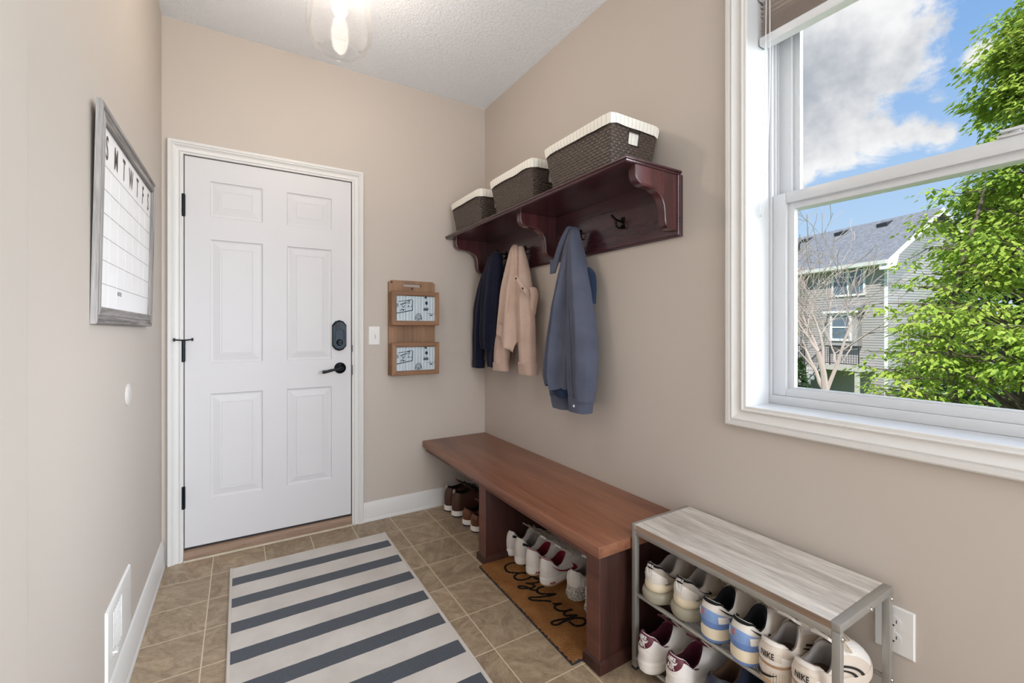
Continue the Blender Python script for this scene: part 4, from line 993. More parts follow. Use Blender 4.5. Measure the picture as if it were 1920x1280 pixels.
def shoe(name, loc, label, group=None, cat='shoe', rz=0.0, kind='', side=1, L=.295, W=.098, **kw):
    st = dict(upper='lw', lining='grlin', sole='solew', out='solew', lace='lace', tongue=None, tab=None, foxing=None)
    lastkw = {}
    for k, v in kw.items():
        (lastkw if k in ('zh', 'za', 'zt', 'zs', 'zst', 'c0', 'c1', 'wc', 'bulge', 'toe') else st)[k] = v
    la = Last(L=L, W=W, side=side, **lastkw)
    r = thing(name, label, cat, loc, rz, group)
    N, Mv = 56, 14
    B = lambda mb, n, m, par=r, sm=50, **k: mb.build(n, M[m] if isinstance(m, str) else m, par, smooth=sm, local=True, **k)
    up = MB(); rings = [[la.S(k / N, j / Mv) for k in range(N)] for j in range(Mv + 1)]
    # roll the collar over into the lining
    ctr = Vector(((la.c0 + la.c1) / 2, 0, 0))
    def inset(p, d, dz):
        q = Vector((ctr.x - p.x, -p.y, 0)); q = q.normalized() * d if q.length > 1e-6 else Vector()
        return p + q + Vector((0, 0, dz))
    col = [la.collar(k / N) for k in range(N)]
    up.loft(rings + [[inset(p, .0022, .0022) for p in col]], True); upper = B(up, 'upper', st['upper'], sm=60)
    li = MB(); lr = [[inset(p, .0018, .0018) for p in col], [inset(p, .005, .0028) for p in col], [inset(p, .008, .0) for p in col], [inset(p, .0095, -.012) for p in col]]
    lr.append([Vector((lerp(p.x, ctr.x, .10), p.y * .82, max(la.zs + .012, p.z * .6))) for p in col])
    lr.append([Vector((lerp(p.x, ctr.x, .12), p.y * .80, la.zs + .006)) for p in col])
    lr.append([Vector((ctr.x + (p.x - ctr.x) * .02, p.y * .02, la.zs + .004)) for p in col])
    li.loft(lr, True, False); lining = B(li, 'lining', st['lining'], sm=70)
    ins = MB(); ins.loft([[Vector((lerp(p.x, ctr.x, .13), p.y * .78, la.zs + .0075)) for p in col], [Vector((ctr.x + (p.x - ctr.x) * .02, p.y * .02, la.zs + .0075)) for p in col]]); B(ins, 'insole', st.get('insole', st['lining']), lining, 60)
    # sole
    ht = [(0, 0), (.15, 0), (.6, 0), (.85, .002), (1, .012)]
    def sring(grow, fr, z0=0.0):
        out = []
        for k in range(N):
            t = k / N; f = (1 - math.cos(2 * PI * t)) / 2; p = la.outline(t, grow(f) if callable(grow) else grow)
            zb = lin(ht, f) + z0; p.z = lerp(zb, la.zsole(t), fr) if fr <= 1 else la.zsole(t) + (fr - 1) * .01
            out.append(p)
        return out
    if kind == 'air':       # tall heel bubble under a foam midsole
        bub = lambda f: lin([(0, .014), (.14, .016), (.35, .008), (.6, .003), (1, .002)], f)
        hb = lambda f: lin([(0, .036), (.25, .035), (.45, .020), (.6, .010), (1, .008)], f)
        def zr(grow, zfun):
            o = []
            for k in range(N):
                t = k / N; f = (1 - math.cos(2 * PI * t)) / 2; p = la.outline(t, grow(f)); p.z = zfun(f, t); o.append(p)
            return o
        a = MB(); a.loft([zr(lambda f: -.006, lambda f, t: lin(ht, f)), zr(lambda f: bub(f) - .005, lambda f, t: lin(ht, f) + .001), zr(bub, lambda f, t: lin(ht, f) + hb(f) * .35), zr(bub, lambda f, t: lin(ht, f) + hb(f) * .7), zr(lambda f: bub(f) - .005, lambda f, t: lin(ht, f) + hb(f) * .97), zr(lambda f: bub(f) - .012, lambda f, t: lin(ht, f) + hb(f))], True, True)
        B(a, 'air_sole', 'air', sm=60)
        mz = lambda f, t: lin([(0, la.zs + .018), (.1, la.zs + .012), (.3, la.zs + .004), (1, 0.0)], f) if f < .3 else la.zsole(t) + lin([(.3, .004), (.5, .002), (1, .002)], f)
        a = MB(); a.loft([zr(lambda f: -.004, lambda f, t: lin(ht, f) + hb(f) * .93), zr(lambda f: lin([(0, .003), (.4, .004), (1, .003)], f), lambda f, t: lin(ht, f) + hb(f) * .98 + .002), zr(lambda f: lin([(0, .006), (.4, .005), (1, .004)], f), lambda f, t: lerp(lin(ht, f) + hb(f), mz(f, t), .5)), zr(lambda f: .003, mz), zr(lambda f: -.004, lambda f, t: mz(f, t) + .001)], True, True)
        B(a, 'midsole', st['sole'], sm=60)
    else:
        fl = st.get('flare', .003)
        a = MB(); a.loft([sring(-.004, .0), sring(fl - .001, .04), sring(fl, .22)], True, True); B(a, 'outsole', st['out'], sm=40)
        a = MB(); top = st.get('solelip', 1.25)
        a.loft([sring(fl - .002, .20), sring(fl + .0008, .26), sring(fl + .0012, .6), sring(fl, .95), sring(fl - .0015, top), sring(-.003, top)], True, False)
        mid = B(a, 'midsole', st['sole'], sm=40)
        if st.get('stitch'):
            B(MB().tube([p + Vector((0, 0, 0)) for p in sring(fl + .0012, .80)], .0009, 5, closed=True), 'stitch_line', st['upper'], mid)
    # patches lying on the upper
    def patch(n, m, t0, t1, v0, v1, nu=10, nv=5, th=.0012, par=upper, vf=None):
        def P(u, v):
            t = lerp(t0, t1, u); a, b_ = (vf(u) if vf else (v0, v1)); vv = lerp(a, b_, v)
            p = la.S(t, vv); q = la.S(t, vv, .001); return p, (q - p).normalized()
        return B(MB().slab(P, nu, nv, th), n, m, par)
    def swoosh(m, sgn, t0, t1, v0, v1, n='side_logo', th=.0022):
        """long tail towards the heel, belly low and forward, short tip up; sgn -1 = right flank"""
        uo = catmull([(0, .92, 0), (.30, .66, 0), (.60, .47, 0), (.80, .46, 0), (.93, .80, 0), (1, 1, 0)], 5)
        lo = catmull([(0, .92, 0), (.30, .40, 0), (.58, .10, 0), (.78, .0, 0), (.92, .30, 0), (1, 1, 0)], 5)
        k = len(uo) - 1
        def P(u, v):
            i = min(k, round(u * k)); a = lerp(lo[i], uo[i], v); t = lerp(t0, t1, a.x) * (1 if sgn > 0 else -1); vv = lerp(v0, v1, a.y)
            p = la.S(t, vv); return p, (la.S(t, vv, .001) - p).normalized()
        return B(MB().slab(P, k, 3, th), n, m, upper)
    def text(txt, m, t0, v0, size, kt=None, th=.0016, n='lettering', par=None, bold=.0, shear=0, sgnu=1, sol=None):
        vs, fs = text_mesh(txt, size, bold, shear)
        # metres around the heel -> t
        if sol is not None:     # on the sole edge
            def Q(x, y):
                t = t0 + x * kt; p = la.outline(t, st.get('flare', .003) + .0022); p.z = sol + y; return p
            return B(MB().add([Q(x, y) for x, y, z in vs], fs), n, m, par or r, 0, fix=False)
        def Q(x, y):
            t = t0 + x * kt; return la.S(t, v0 + y / .055, th)
        return B(MB().add([Q(x, y) for x, y, z in vs], fs), n, m, par or upper, 0, fix=False)
    # tongue, laces
    tm = st['tongue'] or st['upper']; zt = la.zt; tl = st.get('tlen', .055)
    def TG(u, v):
        y = (u - .5) * .052 * (1 - .25 * v) ; x = la.c1 + .020 - v * (tl + .012)
        z = zt - .004 + v * .030 + .010 * v * v - 5.5 * y * y
        return Vector((x, y, z)), Vector((.5, 0, 1)).normalized()
    if st.get('has_tongue', True): tng = B(MB().slab(TG, 8, 8, .0065), 'tongue', tm, sm=60)
    if st.get('laces', True):
        lb = MB()
        for i in range(5):
            v = lerp(.97, .58, i / 4)
            sp = lerp(.075, .055, i / 4)
            lb.tube([la.S(.5 - sp + 2 * sp * k / 8, v, .0035 + .003 * math.sin(PI * k / 8)) for k in range(9)], .0030, 6, flat=(.55, 1))
        p0 = la.S(.5, .985, .006); rnd = random.Random(hash(label) % 97 if False else len(label))
        for sg in (1, -1):
            lb.tube(catmull([p0, p0 + Vector((-.014, sg * .014, .014)), p0 + Vector((-.006, sg * .036, .004)), p0 + Vector((.020, sg * .040, -.018)), p0 + Vector((.018, sg * .018, -.002)), p0], 5), .0021, 6)
            lb.tube(catmull([p0, p0 + Vector((.016, sg * .022, .004)), p0 + Vector((.036, sg * .034, -.022)), p0 + Vector((.046, sg * .036, -.044))], 5), .0021, 6)
        B(lb, 'laces', st['lace'])
        for sg in (1, -1):
            patch('eyestay', st.get('eyestay', st['upper']), .5 - sg * .118, .5 - sg * .062, .50, .985, 5, 8, .0014)
    return la, dict(r=r, B=B, patch=patch, swoosh=swoosh, text=text, upper=upper, lining=lining, N=N)
MK = 1.0
def kt_(L, W): return -1 / (2 * PI * .052)     # text metres to t at the heel curve
def S_air(loc, label, side):      # off white running shoe on a see-through heel bubble
    la, f = shoe('running_shoe', loc, label, 'running shoes with see-through heels on the upper rack shelf', side=side, kind='air', upper='mesh', lining='grlin', insole='grlin', sole='solec', lace='lace', tongue='mesh', zs=.050, zst=.030, zh=.120, za=.084, zt=.118, c1=.128, L=.295)
    f['patch']('heel_counter', 'lw2', -.13, .13, .12, .66, 14, 8, .0022, vf=lambda u: (.16, .42 + .30 * math.sin(PI * u)))
    f['patch']('collar_lip', 'blk', -.20, .20, .88, 1.0, 18, 3, .003, vf=lambda u: (1 - .08 - .06 * math.sin(PI * u) ** 2, 1.0))
    f['text']('Air', 'silver', .0, .56, .026, kt_(1, 1), .0045, bold=.0006)
    f['patch']('pull_tab', 'blk', -.022, .022, .74, 1.0, 4, 5, .0050)
    f['text']('NIKE', 'silver', .0, .86, .009, kt_(1, 1), .0065, n='tab_lettering', bold=.0003)
    f['swoosh']('blkp', -1, .155, .235, .36, .70); f['swoosh']('blkp', 1, .155, .235, .36, .70)
    f['text']('NIKE', 'blkp', -.13, .14, .0085, kt_(1, 1) * .8, .003, n='flank_lettering')
def S_blue(loc, label, side):
    la, f = shoe('running_shoe', loc, label, 'blue and white running shoes on the upper rack shelf', side=side, upper='lw2', lining='blk', insole='grlin', sole='solec', out='blued', lace='lacet', tongue='mesh', zs=.040, zst=.026, zh=.114, za=.078, zt=.116, c1=.124, tlen=.045)
    f['patch']('heel_wrap', 'blue', -.17, .17, .02, .60, 18, 6, .0022, vf=lambda u: (.03, .34 + .24 * math.sin(PI * u)))
    f['patch']('heel_band', 'blued', -.155, .155, .0, .20, 16, 3, .0034, vf=lambda u: (.02, .10 + .10 * math.sin(PI * u)))
    f['patch']('collar_foam', 'blk', -.17, .17, .84, 1.0, 16, 3, .003, vf=lambda u: (.98 - .14 * math.sin(PI * u), 1.0))
    for s in (-1, 1):
        f['patch']('flank_patch', 'lw', s * .070, s * .135, .22, .44, 6, 4, .0042)
        f['swoosh']('blkp', s, .085, .235, .46, .78)
    f['patch']('small_tag', 'orange', .018, .030, .36, .54, 3, 3, .0040)
def S_beige(loc, label, side):
    la, f = shoe('running_shoe', loc, label, 'beige running shoes on the upper rack shelf', side=side, upper='cream', lining='grlin', insole='brlin', sole='cream', out='gum', lace='lacet', tongue='lw2', zs=.046, zst=.028, zh=.104, za=.074, zt=.110, c1=.128)
    f['patch']('heel_counter', 'lw', -.15, .15, .02, .55, 16, 6, .0018, vf=lambda u: (.04, .30 + .22 * math.sin(PI * u)))
    f['patch']('tan_band', 'tanstripe', -.20, .20, .0, .10, 18, 2, .0028)
    f['patch']('name_panel', 'cream', -.07, .07, .24, .56, 10, 4, .0032, vf=lambda u: (.26, .54))
    f['patch']('collar_pad', 'lw2', -.19, .19, .80, 1.0, 16, 3, .003, vf=lambda u: (.96 - .16 * math.sin(PI * u), 1.0))
    f['patch']('toe_cover', 'lw', .36, .64, .06, .93, 16, 10, .0016)
    for k in range(2): f['patch']('side_stripe', 'blkp', -(.265 + k * .032), -(.278 + k * .032), .05, .80, 3, 8, .0030)
    f['text']('NIKE', 'blkp', .0, .40, .0165, kt_(1, 1) * .62, .0048, bold=.0003)
    f['text']('R', 'cream', 0, .4, .0001, kt_(1, 1), .001, n='stitch_dot') if False else None
    # small logo on the sole edge at the heel
    uo = catmull([(0, .92, 0), (.30, .66, 0), (.60, .47, 0), (.80, .46, 0), (.93, .80, 0), (1, 1, 0)], 5); lo = catmull([(0, .92, 0), (.30, .40, 0), (.58, .10, 0), (.78, .0, 0), (.92, .30, 0), (1, 1, 0)], 5)
    def P(u, v):
        i = round(u * (len(uo) - 1)); a = lerp(lo[i], uo[i], v); p = la.outline(.045 + (1 - a.x) * -.10 + .01, .006); p.z = .016 + a.y * .016; return p, Vector((p.x - .06, p.y, 0)).normalized()
    f['B'](MB().slab(P, len(uo) - 1, 2, .0012), 'sole_logo', 'blkp')
    ri = MB()
    for k in range(14):
        t = -.02 - k * .012; p = la.outline(t, .0052); q = la.outline(t, .0052); p.z = .009; q.z = .034; ri.tube([p, q], .0013, 5)
    f['B'](ri, 'sole_ribbing', 'cream')
def S_court(loc, label, side, col, group, full, rz=0.0):
    lm, lf = ('burg', 'burgf') if col == 'burg' else ('redl', 'redf')
    la, f = shoe('sneaker', loc, label, group, rz=rz, side=side, upper='lw', lining=lf, insole='grlin' if col != 'burg' else lf, sole='solew', out='solew' if col == 'burg' else 'gum', lace='lace', tongue='lw' if col != 'burg' else lm, zs=.036, zst=.029, zh=.120, za=.076, zt=.110, c1=.142, wc=.037, stitch=1, flare=.003, L=.305)
    if full:
        f['patch']('heel_tab', lm, -.10, .10, .40, 1.0, 16, 8, .0022, vf=lambda u: (.99 - (.14 + .42 * math.sin(PI * u) ** .7), 1.0))
        f['patch']('collar_trim', lm, .09, .24, .84, 1.0, 8, 3, .0018); f['patch']('collar_trim', lm, -.24, -.09, .84, 1.0, 8, 3, .0018)
        f['text']('AIR', 'silver', .0, .57, .0135, kt_(1, 1) * .9, .0036, bold=.0005)
        f['text']('NIKE', 'silver', .0, .83, .0105, kt_(1, 1) * .9, .0036, n='tab_lettering', bold=.0006)
        uo = catmull([(0, .92, 0), (.30, .66, 0), (.60, .47, 0), (.80, .46, 0), (.93, .80, 0), (1, 1, 0)], 4); lo = catmull([(0, .92, 0), (.30, .40, 0), (.58, .10, 0), (.78, .0, 0), (.92, .30, 0), (1, 1, 0)], 4)
        def P(u, v):
            i = round(u * (len(uo) - 1)); a = lerp(lo[i], uo[i], v); t = -.048 + (1 - a.x) * .092; p = la.S(t, .66 + a.y * .14); return p, (la.S(t, .66 + a.y * .14, .001) - p).normalized()
        f['B'](MB().slab(P, len(uo) - 1, 2, .0034), 'tab_logo', 'silver', f['upper'])
    else:
        for s in (-1, 1): f['swoosh'](lm, s, .115, .31, .10, .66)
        f['patch']('collar_trim', lm, -.24, .24, .9, 1.0, 22, 2, .0018, vf=lambda u: (.93, 1.0))
        f['text']('AIR', lm, -.10, 0, .012, kt_(1, 1) * .85, n='sole_lettering', sol=.016, bold=.0006)
    f['patch']('heel_counter', 'lw', -.16, .16, .0, .5, 16, 4, .0014, vf=lambda u: (.02, .30))
    f['patch']('toe_cap', 'lw', .42, .58, .0, .30, 12, 4, .0014, vf=lambda u: (.02, .22 + .1 * math.sin(PI * u)))
def S_white(loc, label, side, rz=.13):
    la, f = shoe('sneaker', loc, label, 'white sneakers with black tabs under the bench', rz=rz, side=side, upper='lw', lining='grlin', sole='solew', out='solew', lace='lacet', tongue='mesh', zs=.032, zst=.025, zh=.122, za=.070, zt=.106, c1=.142, wc=.037, L=.305)
    for s in (-1,): f['patch']('black_tab', 'blkp', s * .085, s * .155, .60, .76, 5, 3, .003)
    f['patch']('heel_counter', 'lw2', -.07, .07, .05, .9, 8, 6, .0014)
def S_chunky(loc, label, side, rz=.13):
    la, f = shoe('sneaker', loc, label, 'white sneakers with speckled soles under the bench', rz=rz, side=side, upper='lw2', lining='grlin', sole='speck', out='speck', lace='lace', tongue='lw2', zs=.052, zst=.034, zh=.118, za=.088, zt=.116, c1=.135, flare=.007)
    for s in (-1, 1):
        for k in range(3): f['patch']('side_wave', 'lw', s * (.05 + k * .07), s * (.10 + k * .07), .0, .6, 5, 6, .005, vf=lambda u: (.0 + .3 * u, .45 + .3 * u))
    nub = MB()
    rnd = random.Random(4)
    for k in range(70):
        t = rnd.random(); p = la.outline(t, .009); z = rnd.uniform(.006, .046); nub.lathe([(0, -.004), (.004, 0), (0, .004)], (p.x, p.y, z), 6)
    f['B'](nub, 'sole_nub', 'speck')
def S_boot(loc, label, side):
    la, f = shoe('ankle_boot', loc, label, 'brown ankle boots under the bench by the wall', cat='boot', side=side, upper='boot', lining='bootl', sole='solew', out='darkgap', lace='lacek', tongue='boot', zs=.036, zst=.028, zh=.150, za=.138, zt=.150, c0=.014, c1=.128, wc=.037, L=.305, flare=.004)
    f['patch']('heel_seam', 'boot', -.010, .010, .05, .95, 3, 8, .002); f['patch']('collar_band', 'boot', -.30, .30, .80, 1.0, 24, 3, .0018)
    pb = MB().tube(catmull([la.S(0, .86, .002), la.S(0, .95, .008), la.S(0, 1.0, .006) + Vector((0, 0, .010)), la.S(0, 1.0, -.002)], 4), .005, 6); f['B'](pb, 'pull_loop', 'lacet')
def S_brown(loc, label, side):
    la, f = shoe('leather_shoe', loc, label, 'russet shoes under the bench beside its middle panel', side=side, upper='tanb', lining='bootl', sole='solew', out='darkgap', lace='lacek', tongue='tanb', zs=.034, zst=.027, zh=.098, za=.074, zt=.100, c1=.132, flare=.004)
    f['patch']('heel_counter', 'tanb', -.13, .13, .03, .8, 12, 6, .0016, vf=lambda u: (.03, .3 + .4 * math.sin(PI * u)))

# ---- under the bench, left bay: on the floor
S_boot((1.140, 2.690, 0), 'dark brown ankle boot next to the white baseboard in the corner', 1)
S_boot((1.146, 2.585, 0), 'dark brown ankle boot beside the low russet shoes', -1)
S_brown((1.152, 2.436, 0), 'russet brown low shoe with white sole beside the ankle boots', 1)
S_brown((1.156, 2.332, 0), 'russet brown low shoe half hidden by the bench middle panel', -1)
# ---- middle bay: on the doormat
dm = .0165
S_white((1.176, 1.968, dm), 'white sneaker with black tab nearest the bench middle panel', 1)
S_white((1.174, 1.870, dm), 'white sneaker with black tab beside the first red lined sneaker', -1)
S_court((1.168, 1.756, dm), 'red lined white sneaker beside the black tabbed sneakers', 1, 'red', 'red lined sneakers under the bench', False, .14)
S_court((1.174, 1.650, dm), 'red lined white sneaker with full red side logo beside the speckled sole', -1, 'red', 'red lined sneakers under the bench', False, .12)
S_chunky((1.218, 1.500, dm), 'chunky white sneaker on speckled sole beside the red lined sneaker', 1)
S_chunky((1.215, 1.375, dm), 'chunky white speckled sneaker nearest the bench front post', -1)
# ---- rack, upper shelf
zu = ZU + .0056; xu = 1.176
S_air((xu, 1.030, zu), 'running shoe with see-through heel in the rack corner nearest the bench', 1)
S_air((xu + .012, .922, zu), 'running shoe with see-through heel beside the blue heeled shoe', -1)
S_blue((xu - .004, .812, zu), 'blue heeled white running shoe beside the see-through heel', 1)
S_blue((xu - .012, .713, zu), 'blue heeled white running shoe beside the beige shoe', -1)
S_beige((xu - .012, .632, zu), 'beige running shoe beside the blue heeled shoe', 1)
S_beige((xu - .016, .548, zu), 'beige running shoe at the outlet end of the upper rack shelf', -1)
# ---- rack, lower shelf
zl = ZL + .0056; xl = 1.150
S_court((xl - .01, 1.030, zl), 'burgundy backed white sneaker on the lower rack shelf nearest the bench', 1, 'burg', 'burgundy backed sneakers on the lower rack shelf', True)
S_court((xl - .01, .915, zl), 'burgundy backed white sneaker beside the brown lined shoe', -1, 'burg', 'burgundy backed sneakers on the lower rack shelf', True)
shoe('leather_shoe', (xl + .03, .805, zl), 'dark blue low shoe with brown lining on the lower rack shelf', side=1, upper='navyl', lining='brlin', sole='solew', out='gum', lace='lacet', tongue='lw2', zs=.034, zst=.026, zh=.110, za=.086, zt=.112, c1=.135)
shoe('sneaker', (xl + .035, .700, zl), 'white sneaker beside the brown lined shoe on the lower rack shelf', side=-1, upper='lw2', lining='grlin', sole='solew', out='solew', tongue='mesh', zs=.032, zst=.026, zh=.098, za=.074, zt=.106)
la, f = shoe('sneaker', (1.162, .535, zl), 'white sneaker with black side stripes at the outlet end of the lower rack shelf', side=-1, upper='lw', lining='grlin', sole='solew', out='solew', zs=.034, zst=.028, toe=.075, L=.305, W=.104)
for s in (1, -1):
    for k in range(3): f['patch']('side_stripe', 'blkp', s * (.235 + k * .030), s * (.248 + k * .030), .05, .85, 3, 8, .003)

# ================================================================== CEILING LIGHT AND BLIND
def emit(name, col, st):
    t = NT(name); e = t.n('ShaderNodeEmission', inp={'Color': hexlin(col), 'Strength': st}); t.t.links.new(e.outputs[0], t.out.inputs[0]); return t.m
BULB = 135
M['bulb'] = emit('warm_white_bulb', '#ffeedd', BULB)
M['shade'] = m_glass('clear_shade_glass', (.97, .97, .97, 1), .04, .012)
M['nickel'] = metal('brushed_nickel', '#a9a8a6', .3)
lx, ly = .34, 1.86
cl = thing('ceiling_light', 'clear glass ceiling light with a glowing bulb', 'ceiling light', (lx, ly, ZC))
MB().lathe([(0, ZC - .0005), (.075, ZC - .0005), (.078, ZC - .012), (.070, ZC - .024), (.034, ZC - .030), (.030, ZC - .075), (.036, ZC - .085), (.036, ZC - .115), (0, ZC - .115)], (lx, ly, 0), 32).build('canopy', M['nickel'], cl)
pr = [(.034, 2.665), (.042, 2.655), (.062, 2.640), (.088, 2.605), (.104, 2.555), (.114, 2.480), (.121, 2.410), (.1235, 2.370), (.119, 2.335), (.106, 2.310), (.088, 2.294), (.075, 2.286)]
pr2 = [(r - .0022, z) for r, z in pr[::-1]]
MB().lathe(pr + [(.0745, 2.2825), (.0725, 2.2825)] + pr2[:], (lx, ly, 0), 64).build('glass_shade', M['shade'], cl, smooth=80)
MB().lathe([(.016, 2.63), (.016, 2.555), (.013, 2.545), (0, 2.545)], (lx, ly, 0), 20).build('lamp_socket', M['plate'], cl)
MB().lathe([(.012, 2.546), (.014, 2.535), (.022, 2.51), (.029, 2.482), (.030, 2.462), (.027, 2.440), (.019, 2.427), (.008, 2.4205), (0, 2.4195)], (lx, ly, 0), 28).build('bulb', M['bulb'], cl, smooth=80)
# dome lamp added as fill light, unseen behind the viewer
dl = thing('ceiling_light', 'added white dome fill light unseen behind the viewer', 'ceiling light', (.62, -1.15, ZC))
M['dome'] = emit('fill_light_glass', '#fff8f2', 17)
MB().lathe([(0, ZC - .0005), (.19, ZC - .0005), (.19, ZC - .02), (.18, ZC - .024)], (.62, -1.15, 0), 32).build('fill_lamp_base', M['nickel'], dl)
MB().lathe([(.176, ZC - .0245), (.165, ZC - .055), (.12, ZC - .09), (.06, ZC - .105), (0, ZC - .108)], (.62, -1.15, 0), 32).build('fill_dome', M['dome'], dl, smooth=80)
# --- pleated blind, raised to the top of the window
M['pleat'] = fabric('taupe_pleated_fabric', '#c6bab0', '#b4a89f', .9, 400)
M['rail'] = plain('white_blind_rail', '#dcdde0', .4)
bl = thing('window_blind', 'taupe pleated blind pulled up in the top of the window', 'blind', (1.574, .26, 2.17))
by1_, by0_ = wy1 - .006, wy0 + .006
zz = []
z = 2.206
for k in range(7): zz.append((z, 1.590)); zz.append((z + .0035, 1.558)); z += .007
k = 0
while z < wz1 - .03:
    zz.append((z, 1.589)); zz.append((z + .008, 1.561)); z += .016
prof = [(x, z_) for z_, x in zz]; back = [(x + .003, z_) for x, z_ in prof[::-1]]
b = MB(); ring = prof + back
b.loft([[Vector((x, by1_ - .001, z_)) for x, z_ in ring], [Vector((x, by0_ + .001, z_)) for x, z_ in ring]], True, True)
b.build('pleats', M['pleat'], bl, smooth=0)
b = MB(); rp = [(1.552, 2.176), (1.556, 2.171), (1.592, 2.171), (1.596, 2.176), (1.596, 2.196), (1.593, 2.199), (1.587, 2.199), (1.586, 2.204), (1.562, 2.204), (1.561, 2.199), (1.554, 2.199), (1.552, 2.195)]
b.loft([[Vector((x, by1_, z_)) for x, z_ in rp], [Vector((x, by0_, z_)) for x, z_ in rp]], True, True); b.build('bottom_rail', M['rail'], bl, smooth=25)
MB().box(1.548, 1.600, by0_, by1_, wz1 - .034, wz1 - .001, .003).build('head_rail', M['rail'], bl)
cd = MB(); yc = .835
cd.tube(catmull([(1.548, yc, wz1 - .02), (1.546, yc, 2.0), (1.546, yc + .010, 1.75), (1.546, yc + .024, 1.585), (1.546, yc + .029, 1.578), (1.546, yc + .033, 1.585), (1.546, yc + .026, 1.75), (1.546, yc + .016, 2.0), (1.548, yc + .012, wz1 - .02)], 6), .0016, 6)
cd.build('pull_cord', M['rail'], bl)

# ================================================================== OUTSIDE THE WINDOW
GZ = -2.6
def m_grass():
    t = NT('mown_grass'); v = t.obj(); f = t.noise(v, 3, 6, .7); return t.pbr(t.ramp(f, [(.35, hexlin('#4d6a2c')), (.65, hexlin('#86a04e'))]), .95, 0, t.bump(t.noise(v, 60, 3), .6, .03), .1)
M['grass'] = m_grass()
o = MB().box(2.2, 70, -40, 60, GZ - .3, GZ).build('ground', M['grass'], smooth=0); struct(o, 'mown lawn outside the window', 'lawn')
M['siding'] = plain('grey_lap_siding', '#a19d9b', .8, 0, .2, .04, 1.5)
M['htrim'] = plain('white_house_trim', '#dcdbd9', .6, 0, .3, .03)
def m_shingle():
    t = NT('grey_roof_shingles'); v = t.obj(); f = t.noise(v, 5, 5, .8); g = t.noise(t.obj((1, 1, 9)), 6, 3)
    k = t.math('ADD', t.math('MULTIPLY', f, .5), t.math('MULTIPLY', g, .5))
    return t.pbr(t.ramp(k, [(.35, hexlin('#5d6066')), (.65, hexlin('#909397'))]), .95, 0, t.bump(f, .6, .03), .1)
M['shingle'] = m_shingle()
M['hglass'] = plain('dark_reflecting_pane', '#5f6d7a', .05, 0, .9, .3, 1.5)
M['iron'] = plain('black_railing_paint', '#26272b', .5)
M['deckw'] = plain('pale_deck_boards', '#b9b4ac', .8, 0, .2, .1, 4)
HC = Vector((26.09, 8.63, 0)); HD = Vector((.25, .968, 0)).normalized(); HG = Vector((.968, -.25, 0)).normalized()
def Hh(w, u, z): return HC + HG * w + HD * u + Vector((0, 0, z))
ho = thing('grey_house', 'grey house with lap siding and a grey shingle roof beyond the trees', 'house', Hh(3, 6, GZ))
LAP = .125
def siding(mp, a0, a1, z0, z1, clip=None):
    b = MB(); z = z0
    while z < z1:
        zt_ = min(z + LAP, z1)
        l0, r0_ = (a0, a1) if not clip else clip(z); l1, r1_ = (a0, a1) if not clip else clip(zt_)
        if r1_ - l1 > .02: b.add([mp(l0, .022, z), mp(r0_, .022, z), mp(r1_, .004, zt_), mp(l1, .004, zt_), mp(l0, 0, z), mp(r0_, 0, z)], [[0, 1, 2, 3], [4, 5, 1, 0]])
        z = zt_
    return b
EV = 4.60; US = 4.05; UL = 17; WID = 6.6; PK = 6.95
siding(lambda a, h, z: Hh(-h, a, z), 0, US, GZ, EV).build('siding_wall', M['siding'], ho, smooth=0)
siding(lambda a, h, z: Hh(-.5 - h, a, z), US, UL, GZ, EV).build('siding_wall', M['siding'], ho, smooth=0)
siding(lambda a, h, z: Hh(-a, US - h, z), 0, .5, GZ, EV).build('siding_wall', M['siding'], ho, smooth=0)
sl = (PK - EV) / (WID / 2)
siding(lambda a, h, z: Hh(a, -h, z), 0, WID, GZ, PK, lambda z: (0, WID) if z <= EV else ((z - EV) / sl, WID - (z - EV) / sl)).build('gable_wall', M['siding'], ho, smooth=0)
MB().add([Hh(.03, .05, GZ), Hh(WID, .05, GZ), Hh(WID, UL, GZ), Hh(.03, UL, GZ), Hh(.03, .05, EV), Hh(WID, .05, EV), Hh(WID, UL, EV), Hh(.03, UL, EV)], [[0, 1, 5, 4], [1, 2, 6, 5], [2, 3, 7, 6], [3, 0, 4, 7]]).build('house_core', M['siding'], ho, smooth=0)
ov = .55
def roofside(s):
    b = MB(); w0 = -ov if s < 0 else WID + ov; z0 = EV + .12 - sl * ov + .06; z1 = PK + .18
    e = MB(); pts = []
    for u in (-.35, UL): pts.append([Hh(w0, u, z0), Hh(WID / 2, u, z1), Hh(WID / 2, u, z1 - .16), Hh(w0, u, z0 - .16)])
    b.loft(pts, True, True); return b
roof = roofside(-1).build('roof_slope', M['shingle'], ho, smooth=0); roofside(1).build('roof_slope', M['shingle'], ho, smooth=0)
z0 = EV + .12 - sl * ov + .06
MB().loft([[Hh(-ov - .10, u, z0 + .01), Hh(-ov + .02, u, z0 + .01), Hh(-ov + .02, u, z0 - .17), Hh(-ov - .07, u, z0 - .17)] for u in (-.36, UL)], True, True).build('gutter', M['htrim'], ho, smooth=0)
MB().add([Hh(-ov, -.34, z0 - .165), Hh(.02, -.34, z0 - .165), Hh(.02, UL, z0 - .165), Hh(-ov, UL, z0 - .165)], [[0, 1, 2, 3]]).build('soffit', M['htrim'], ho, smooth=0)
b = MB()
for s in (-1, 1):
    w0 = -ov if s < 0 else WID + ov
    b.loft([[Hh(w0, u, z0 - .02), Hh(w0, u, z0 - .24), Hh(w0 + s * -.02, u, z0 - .24), ] + [Hh(WID / 2, u, PK + .16 - .24), Hh(WID / 2, u, PK + .16)] for u in (-.39, -.352)], True, True)
b.build('rake_board', M['htrim'], ho, smooth=0)
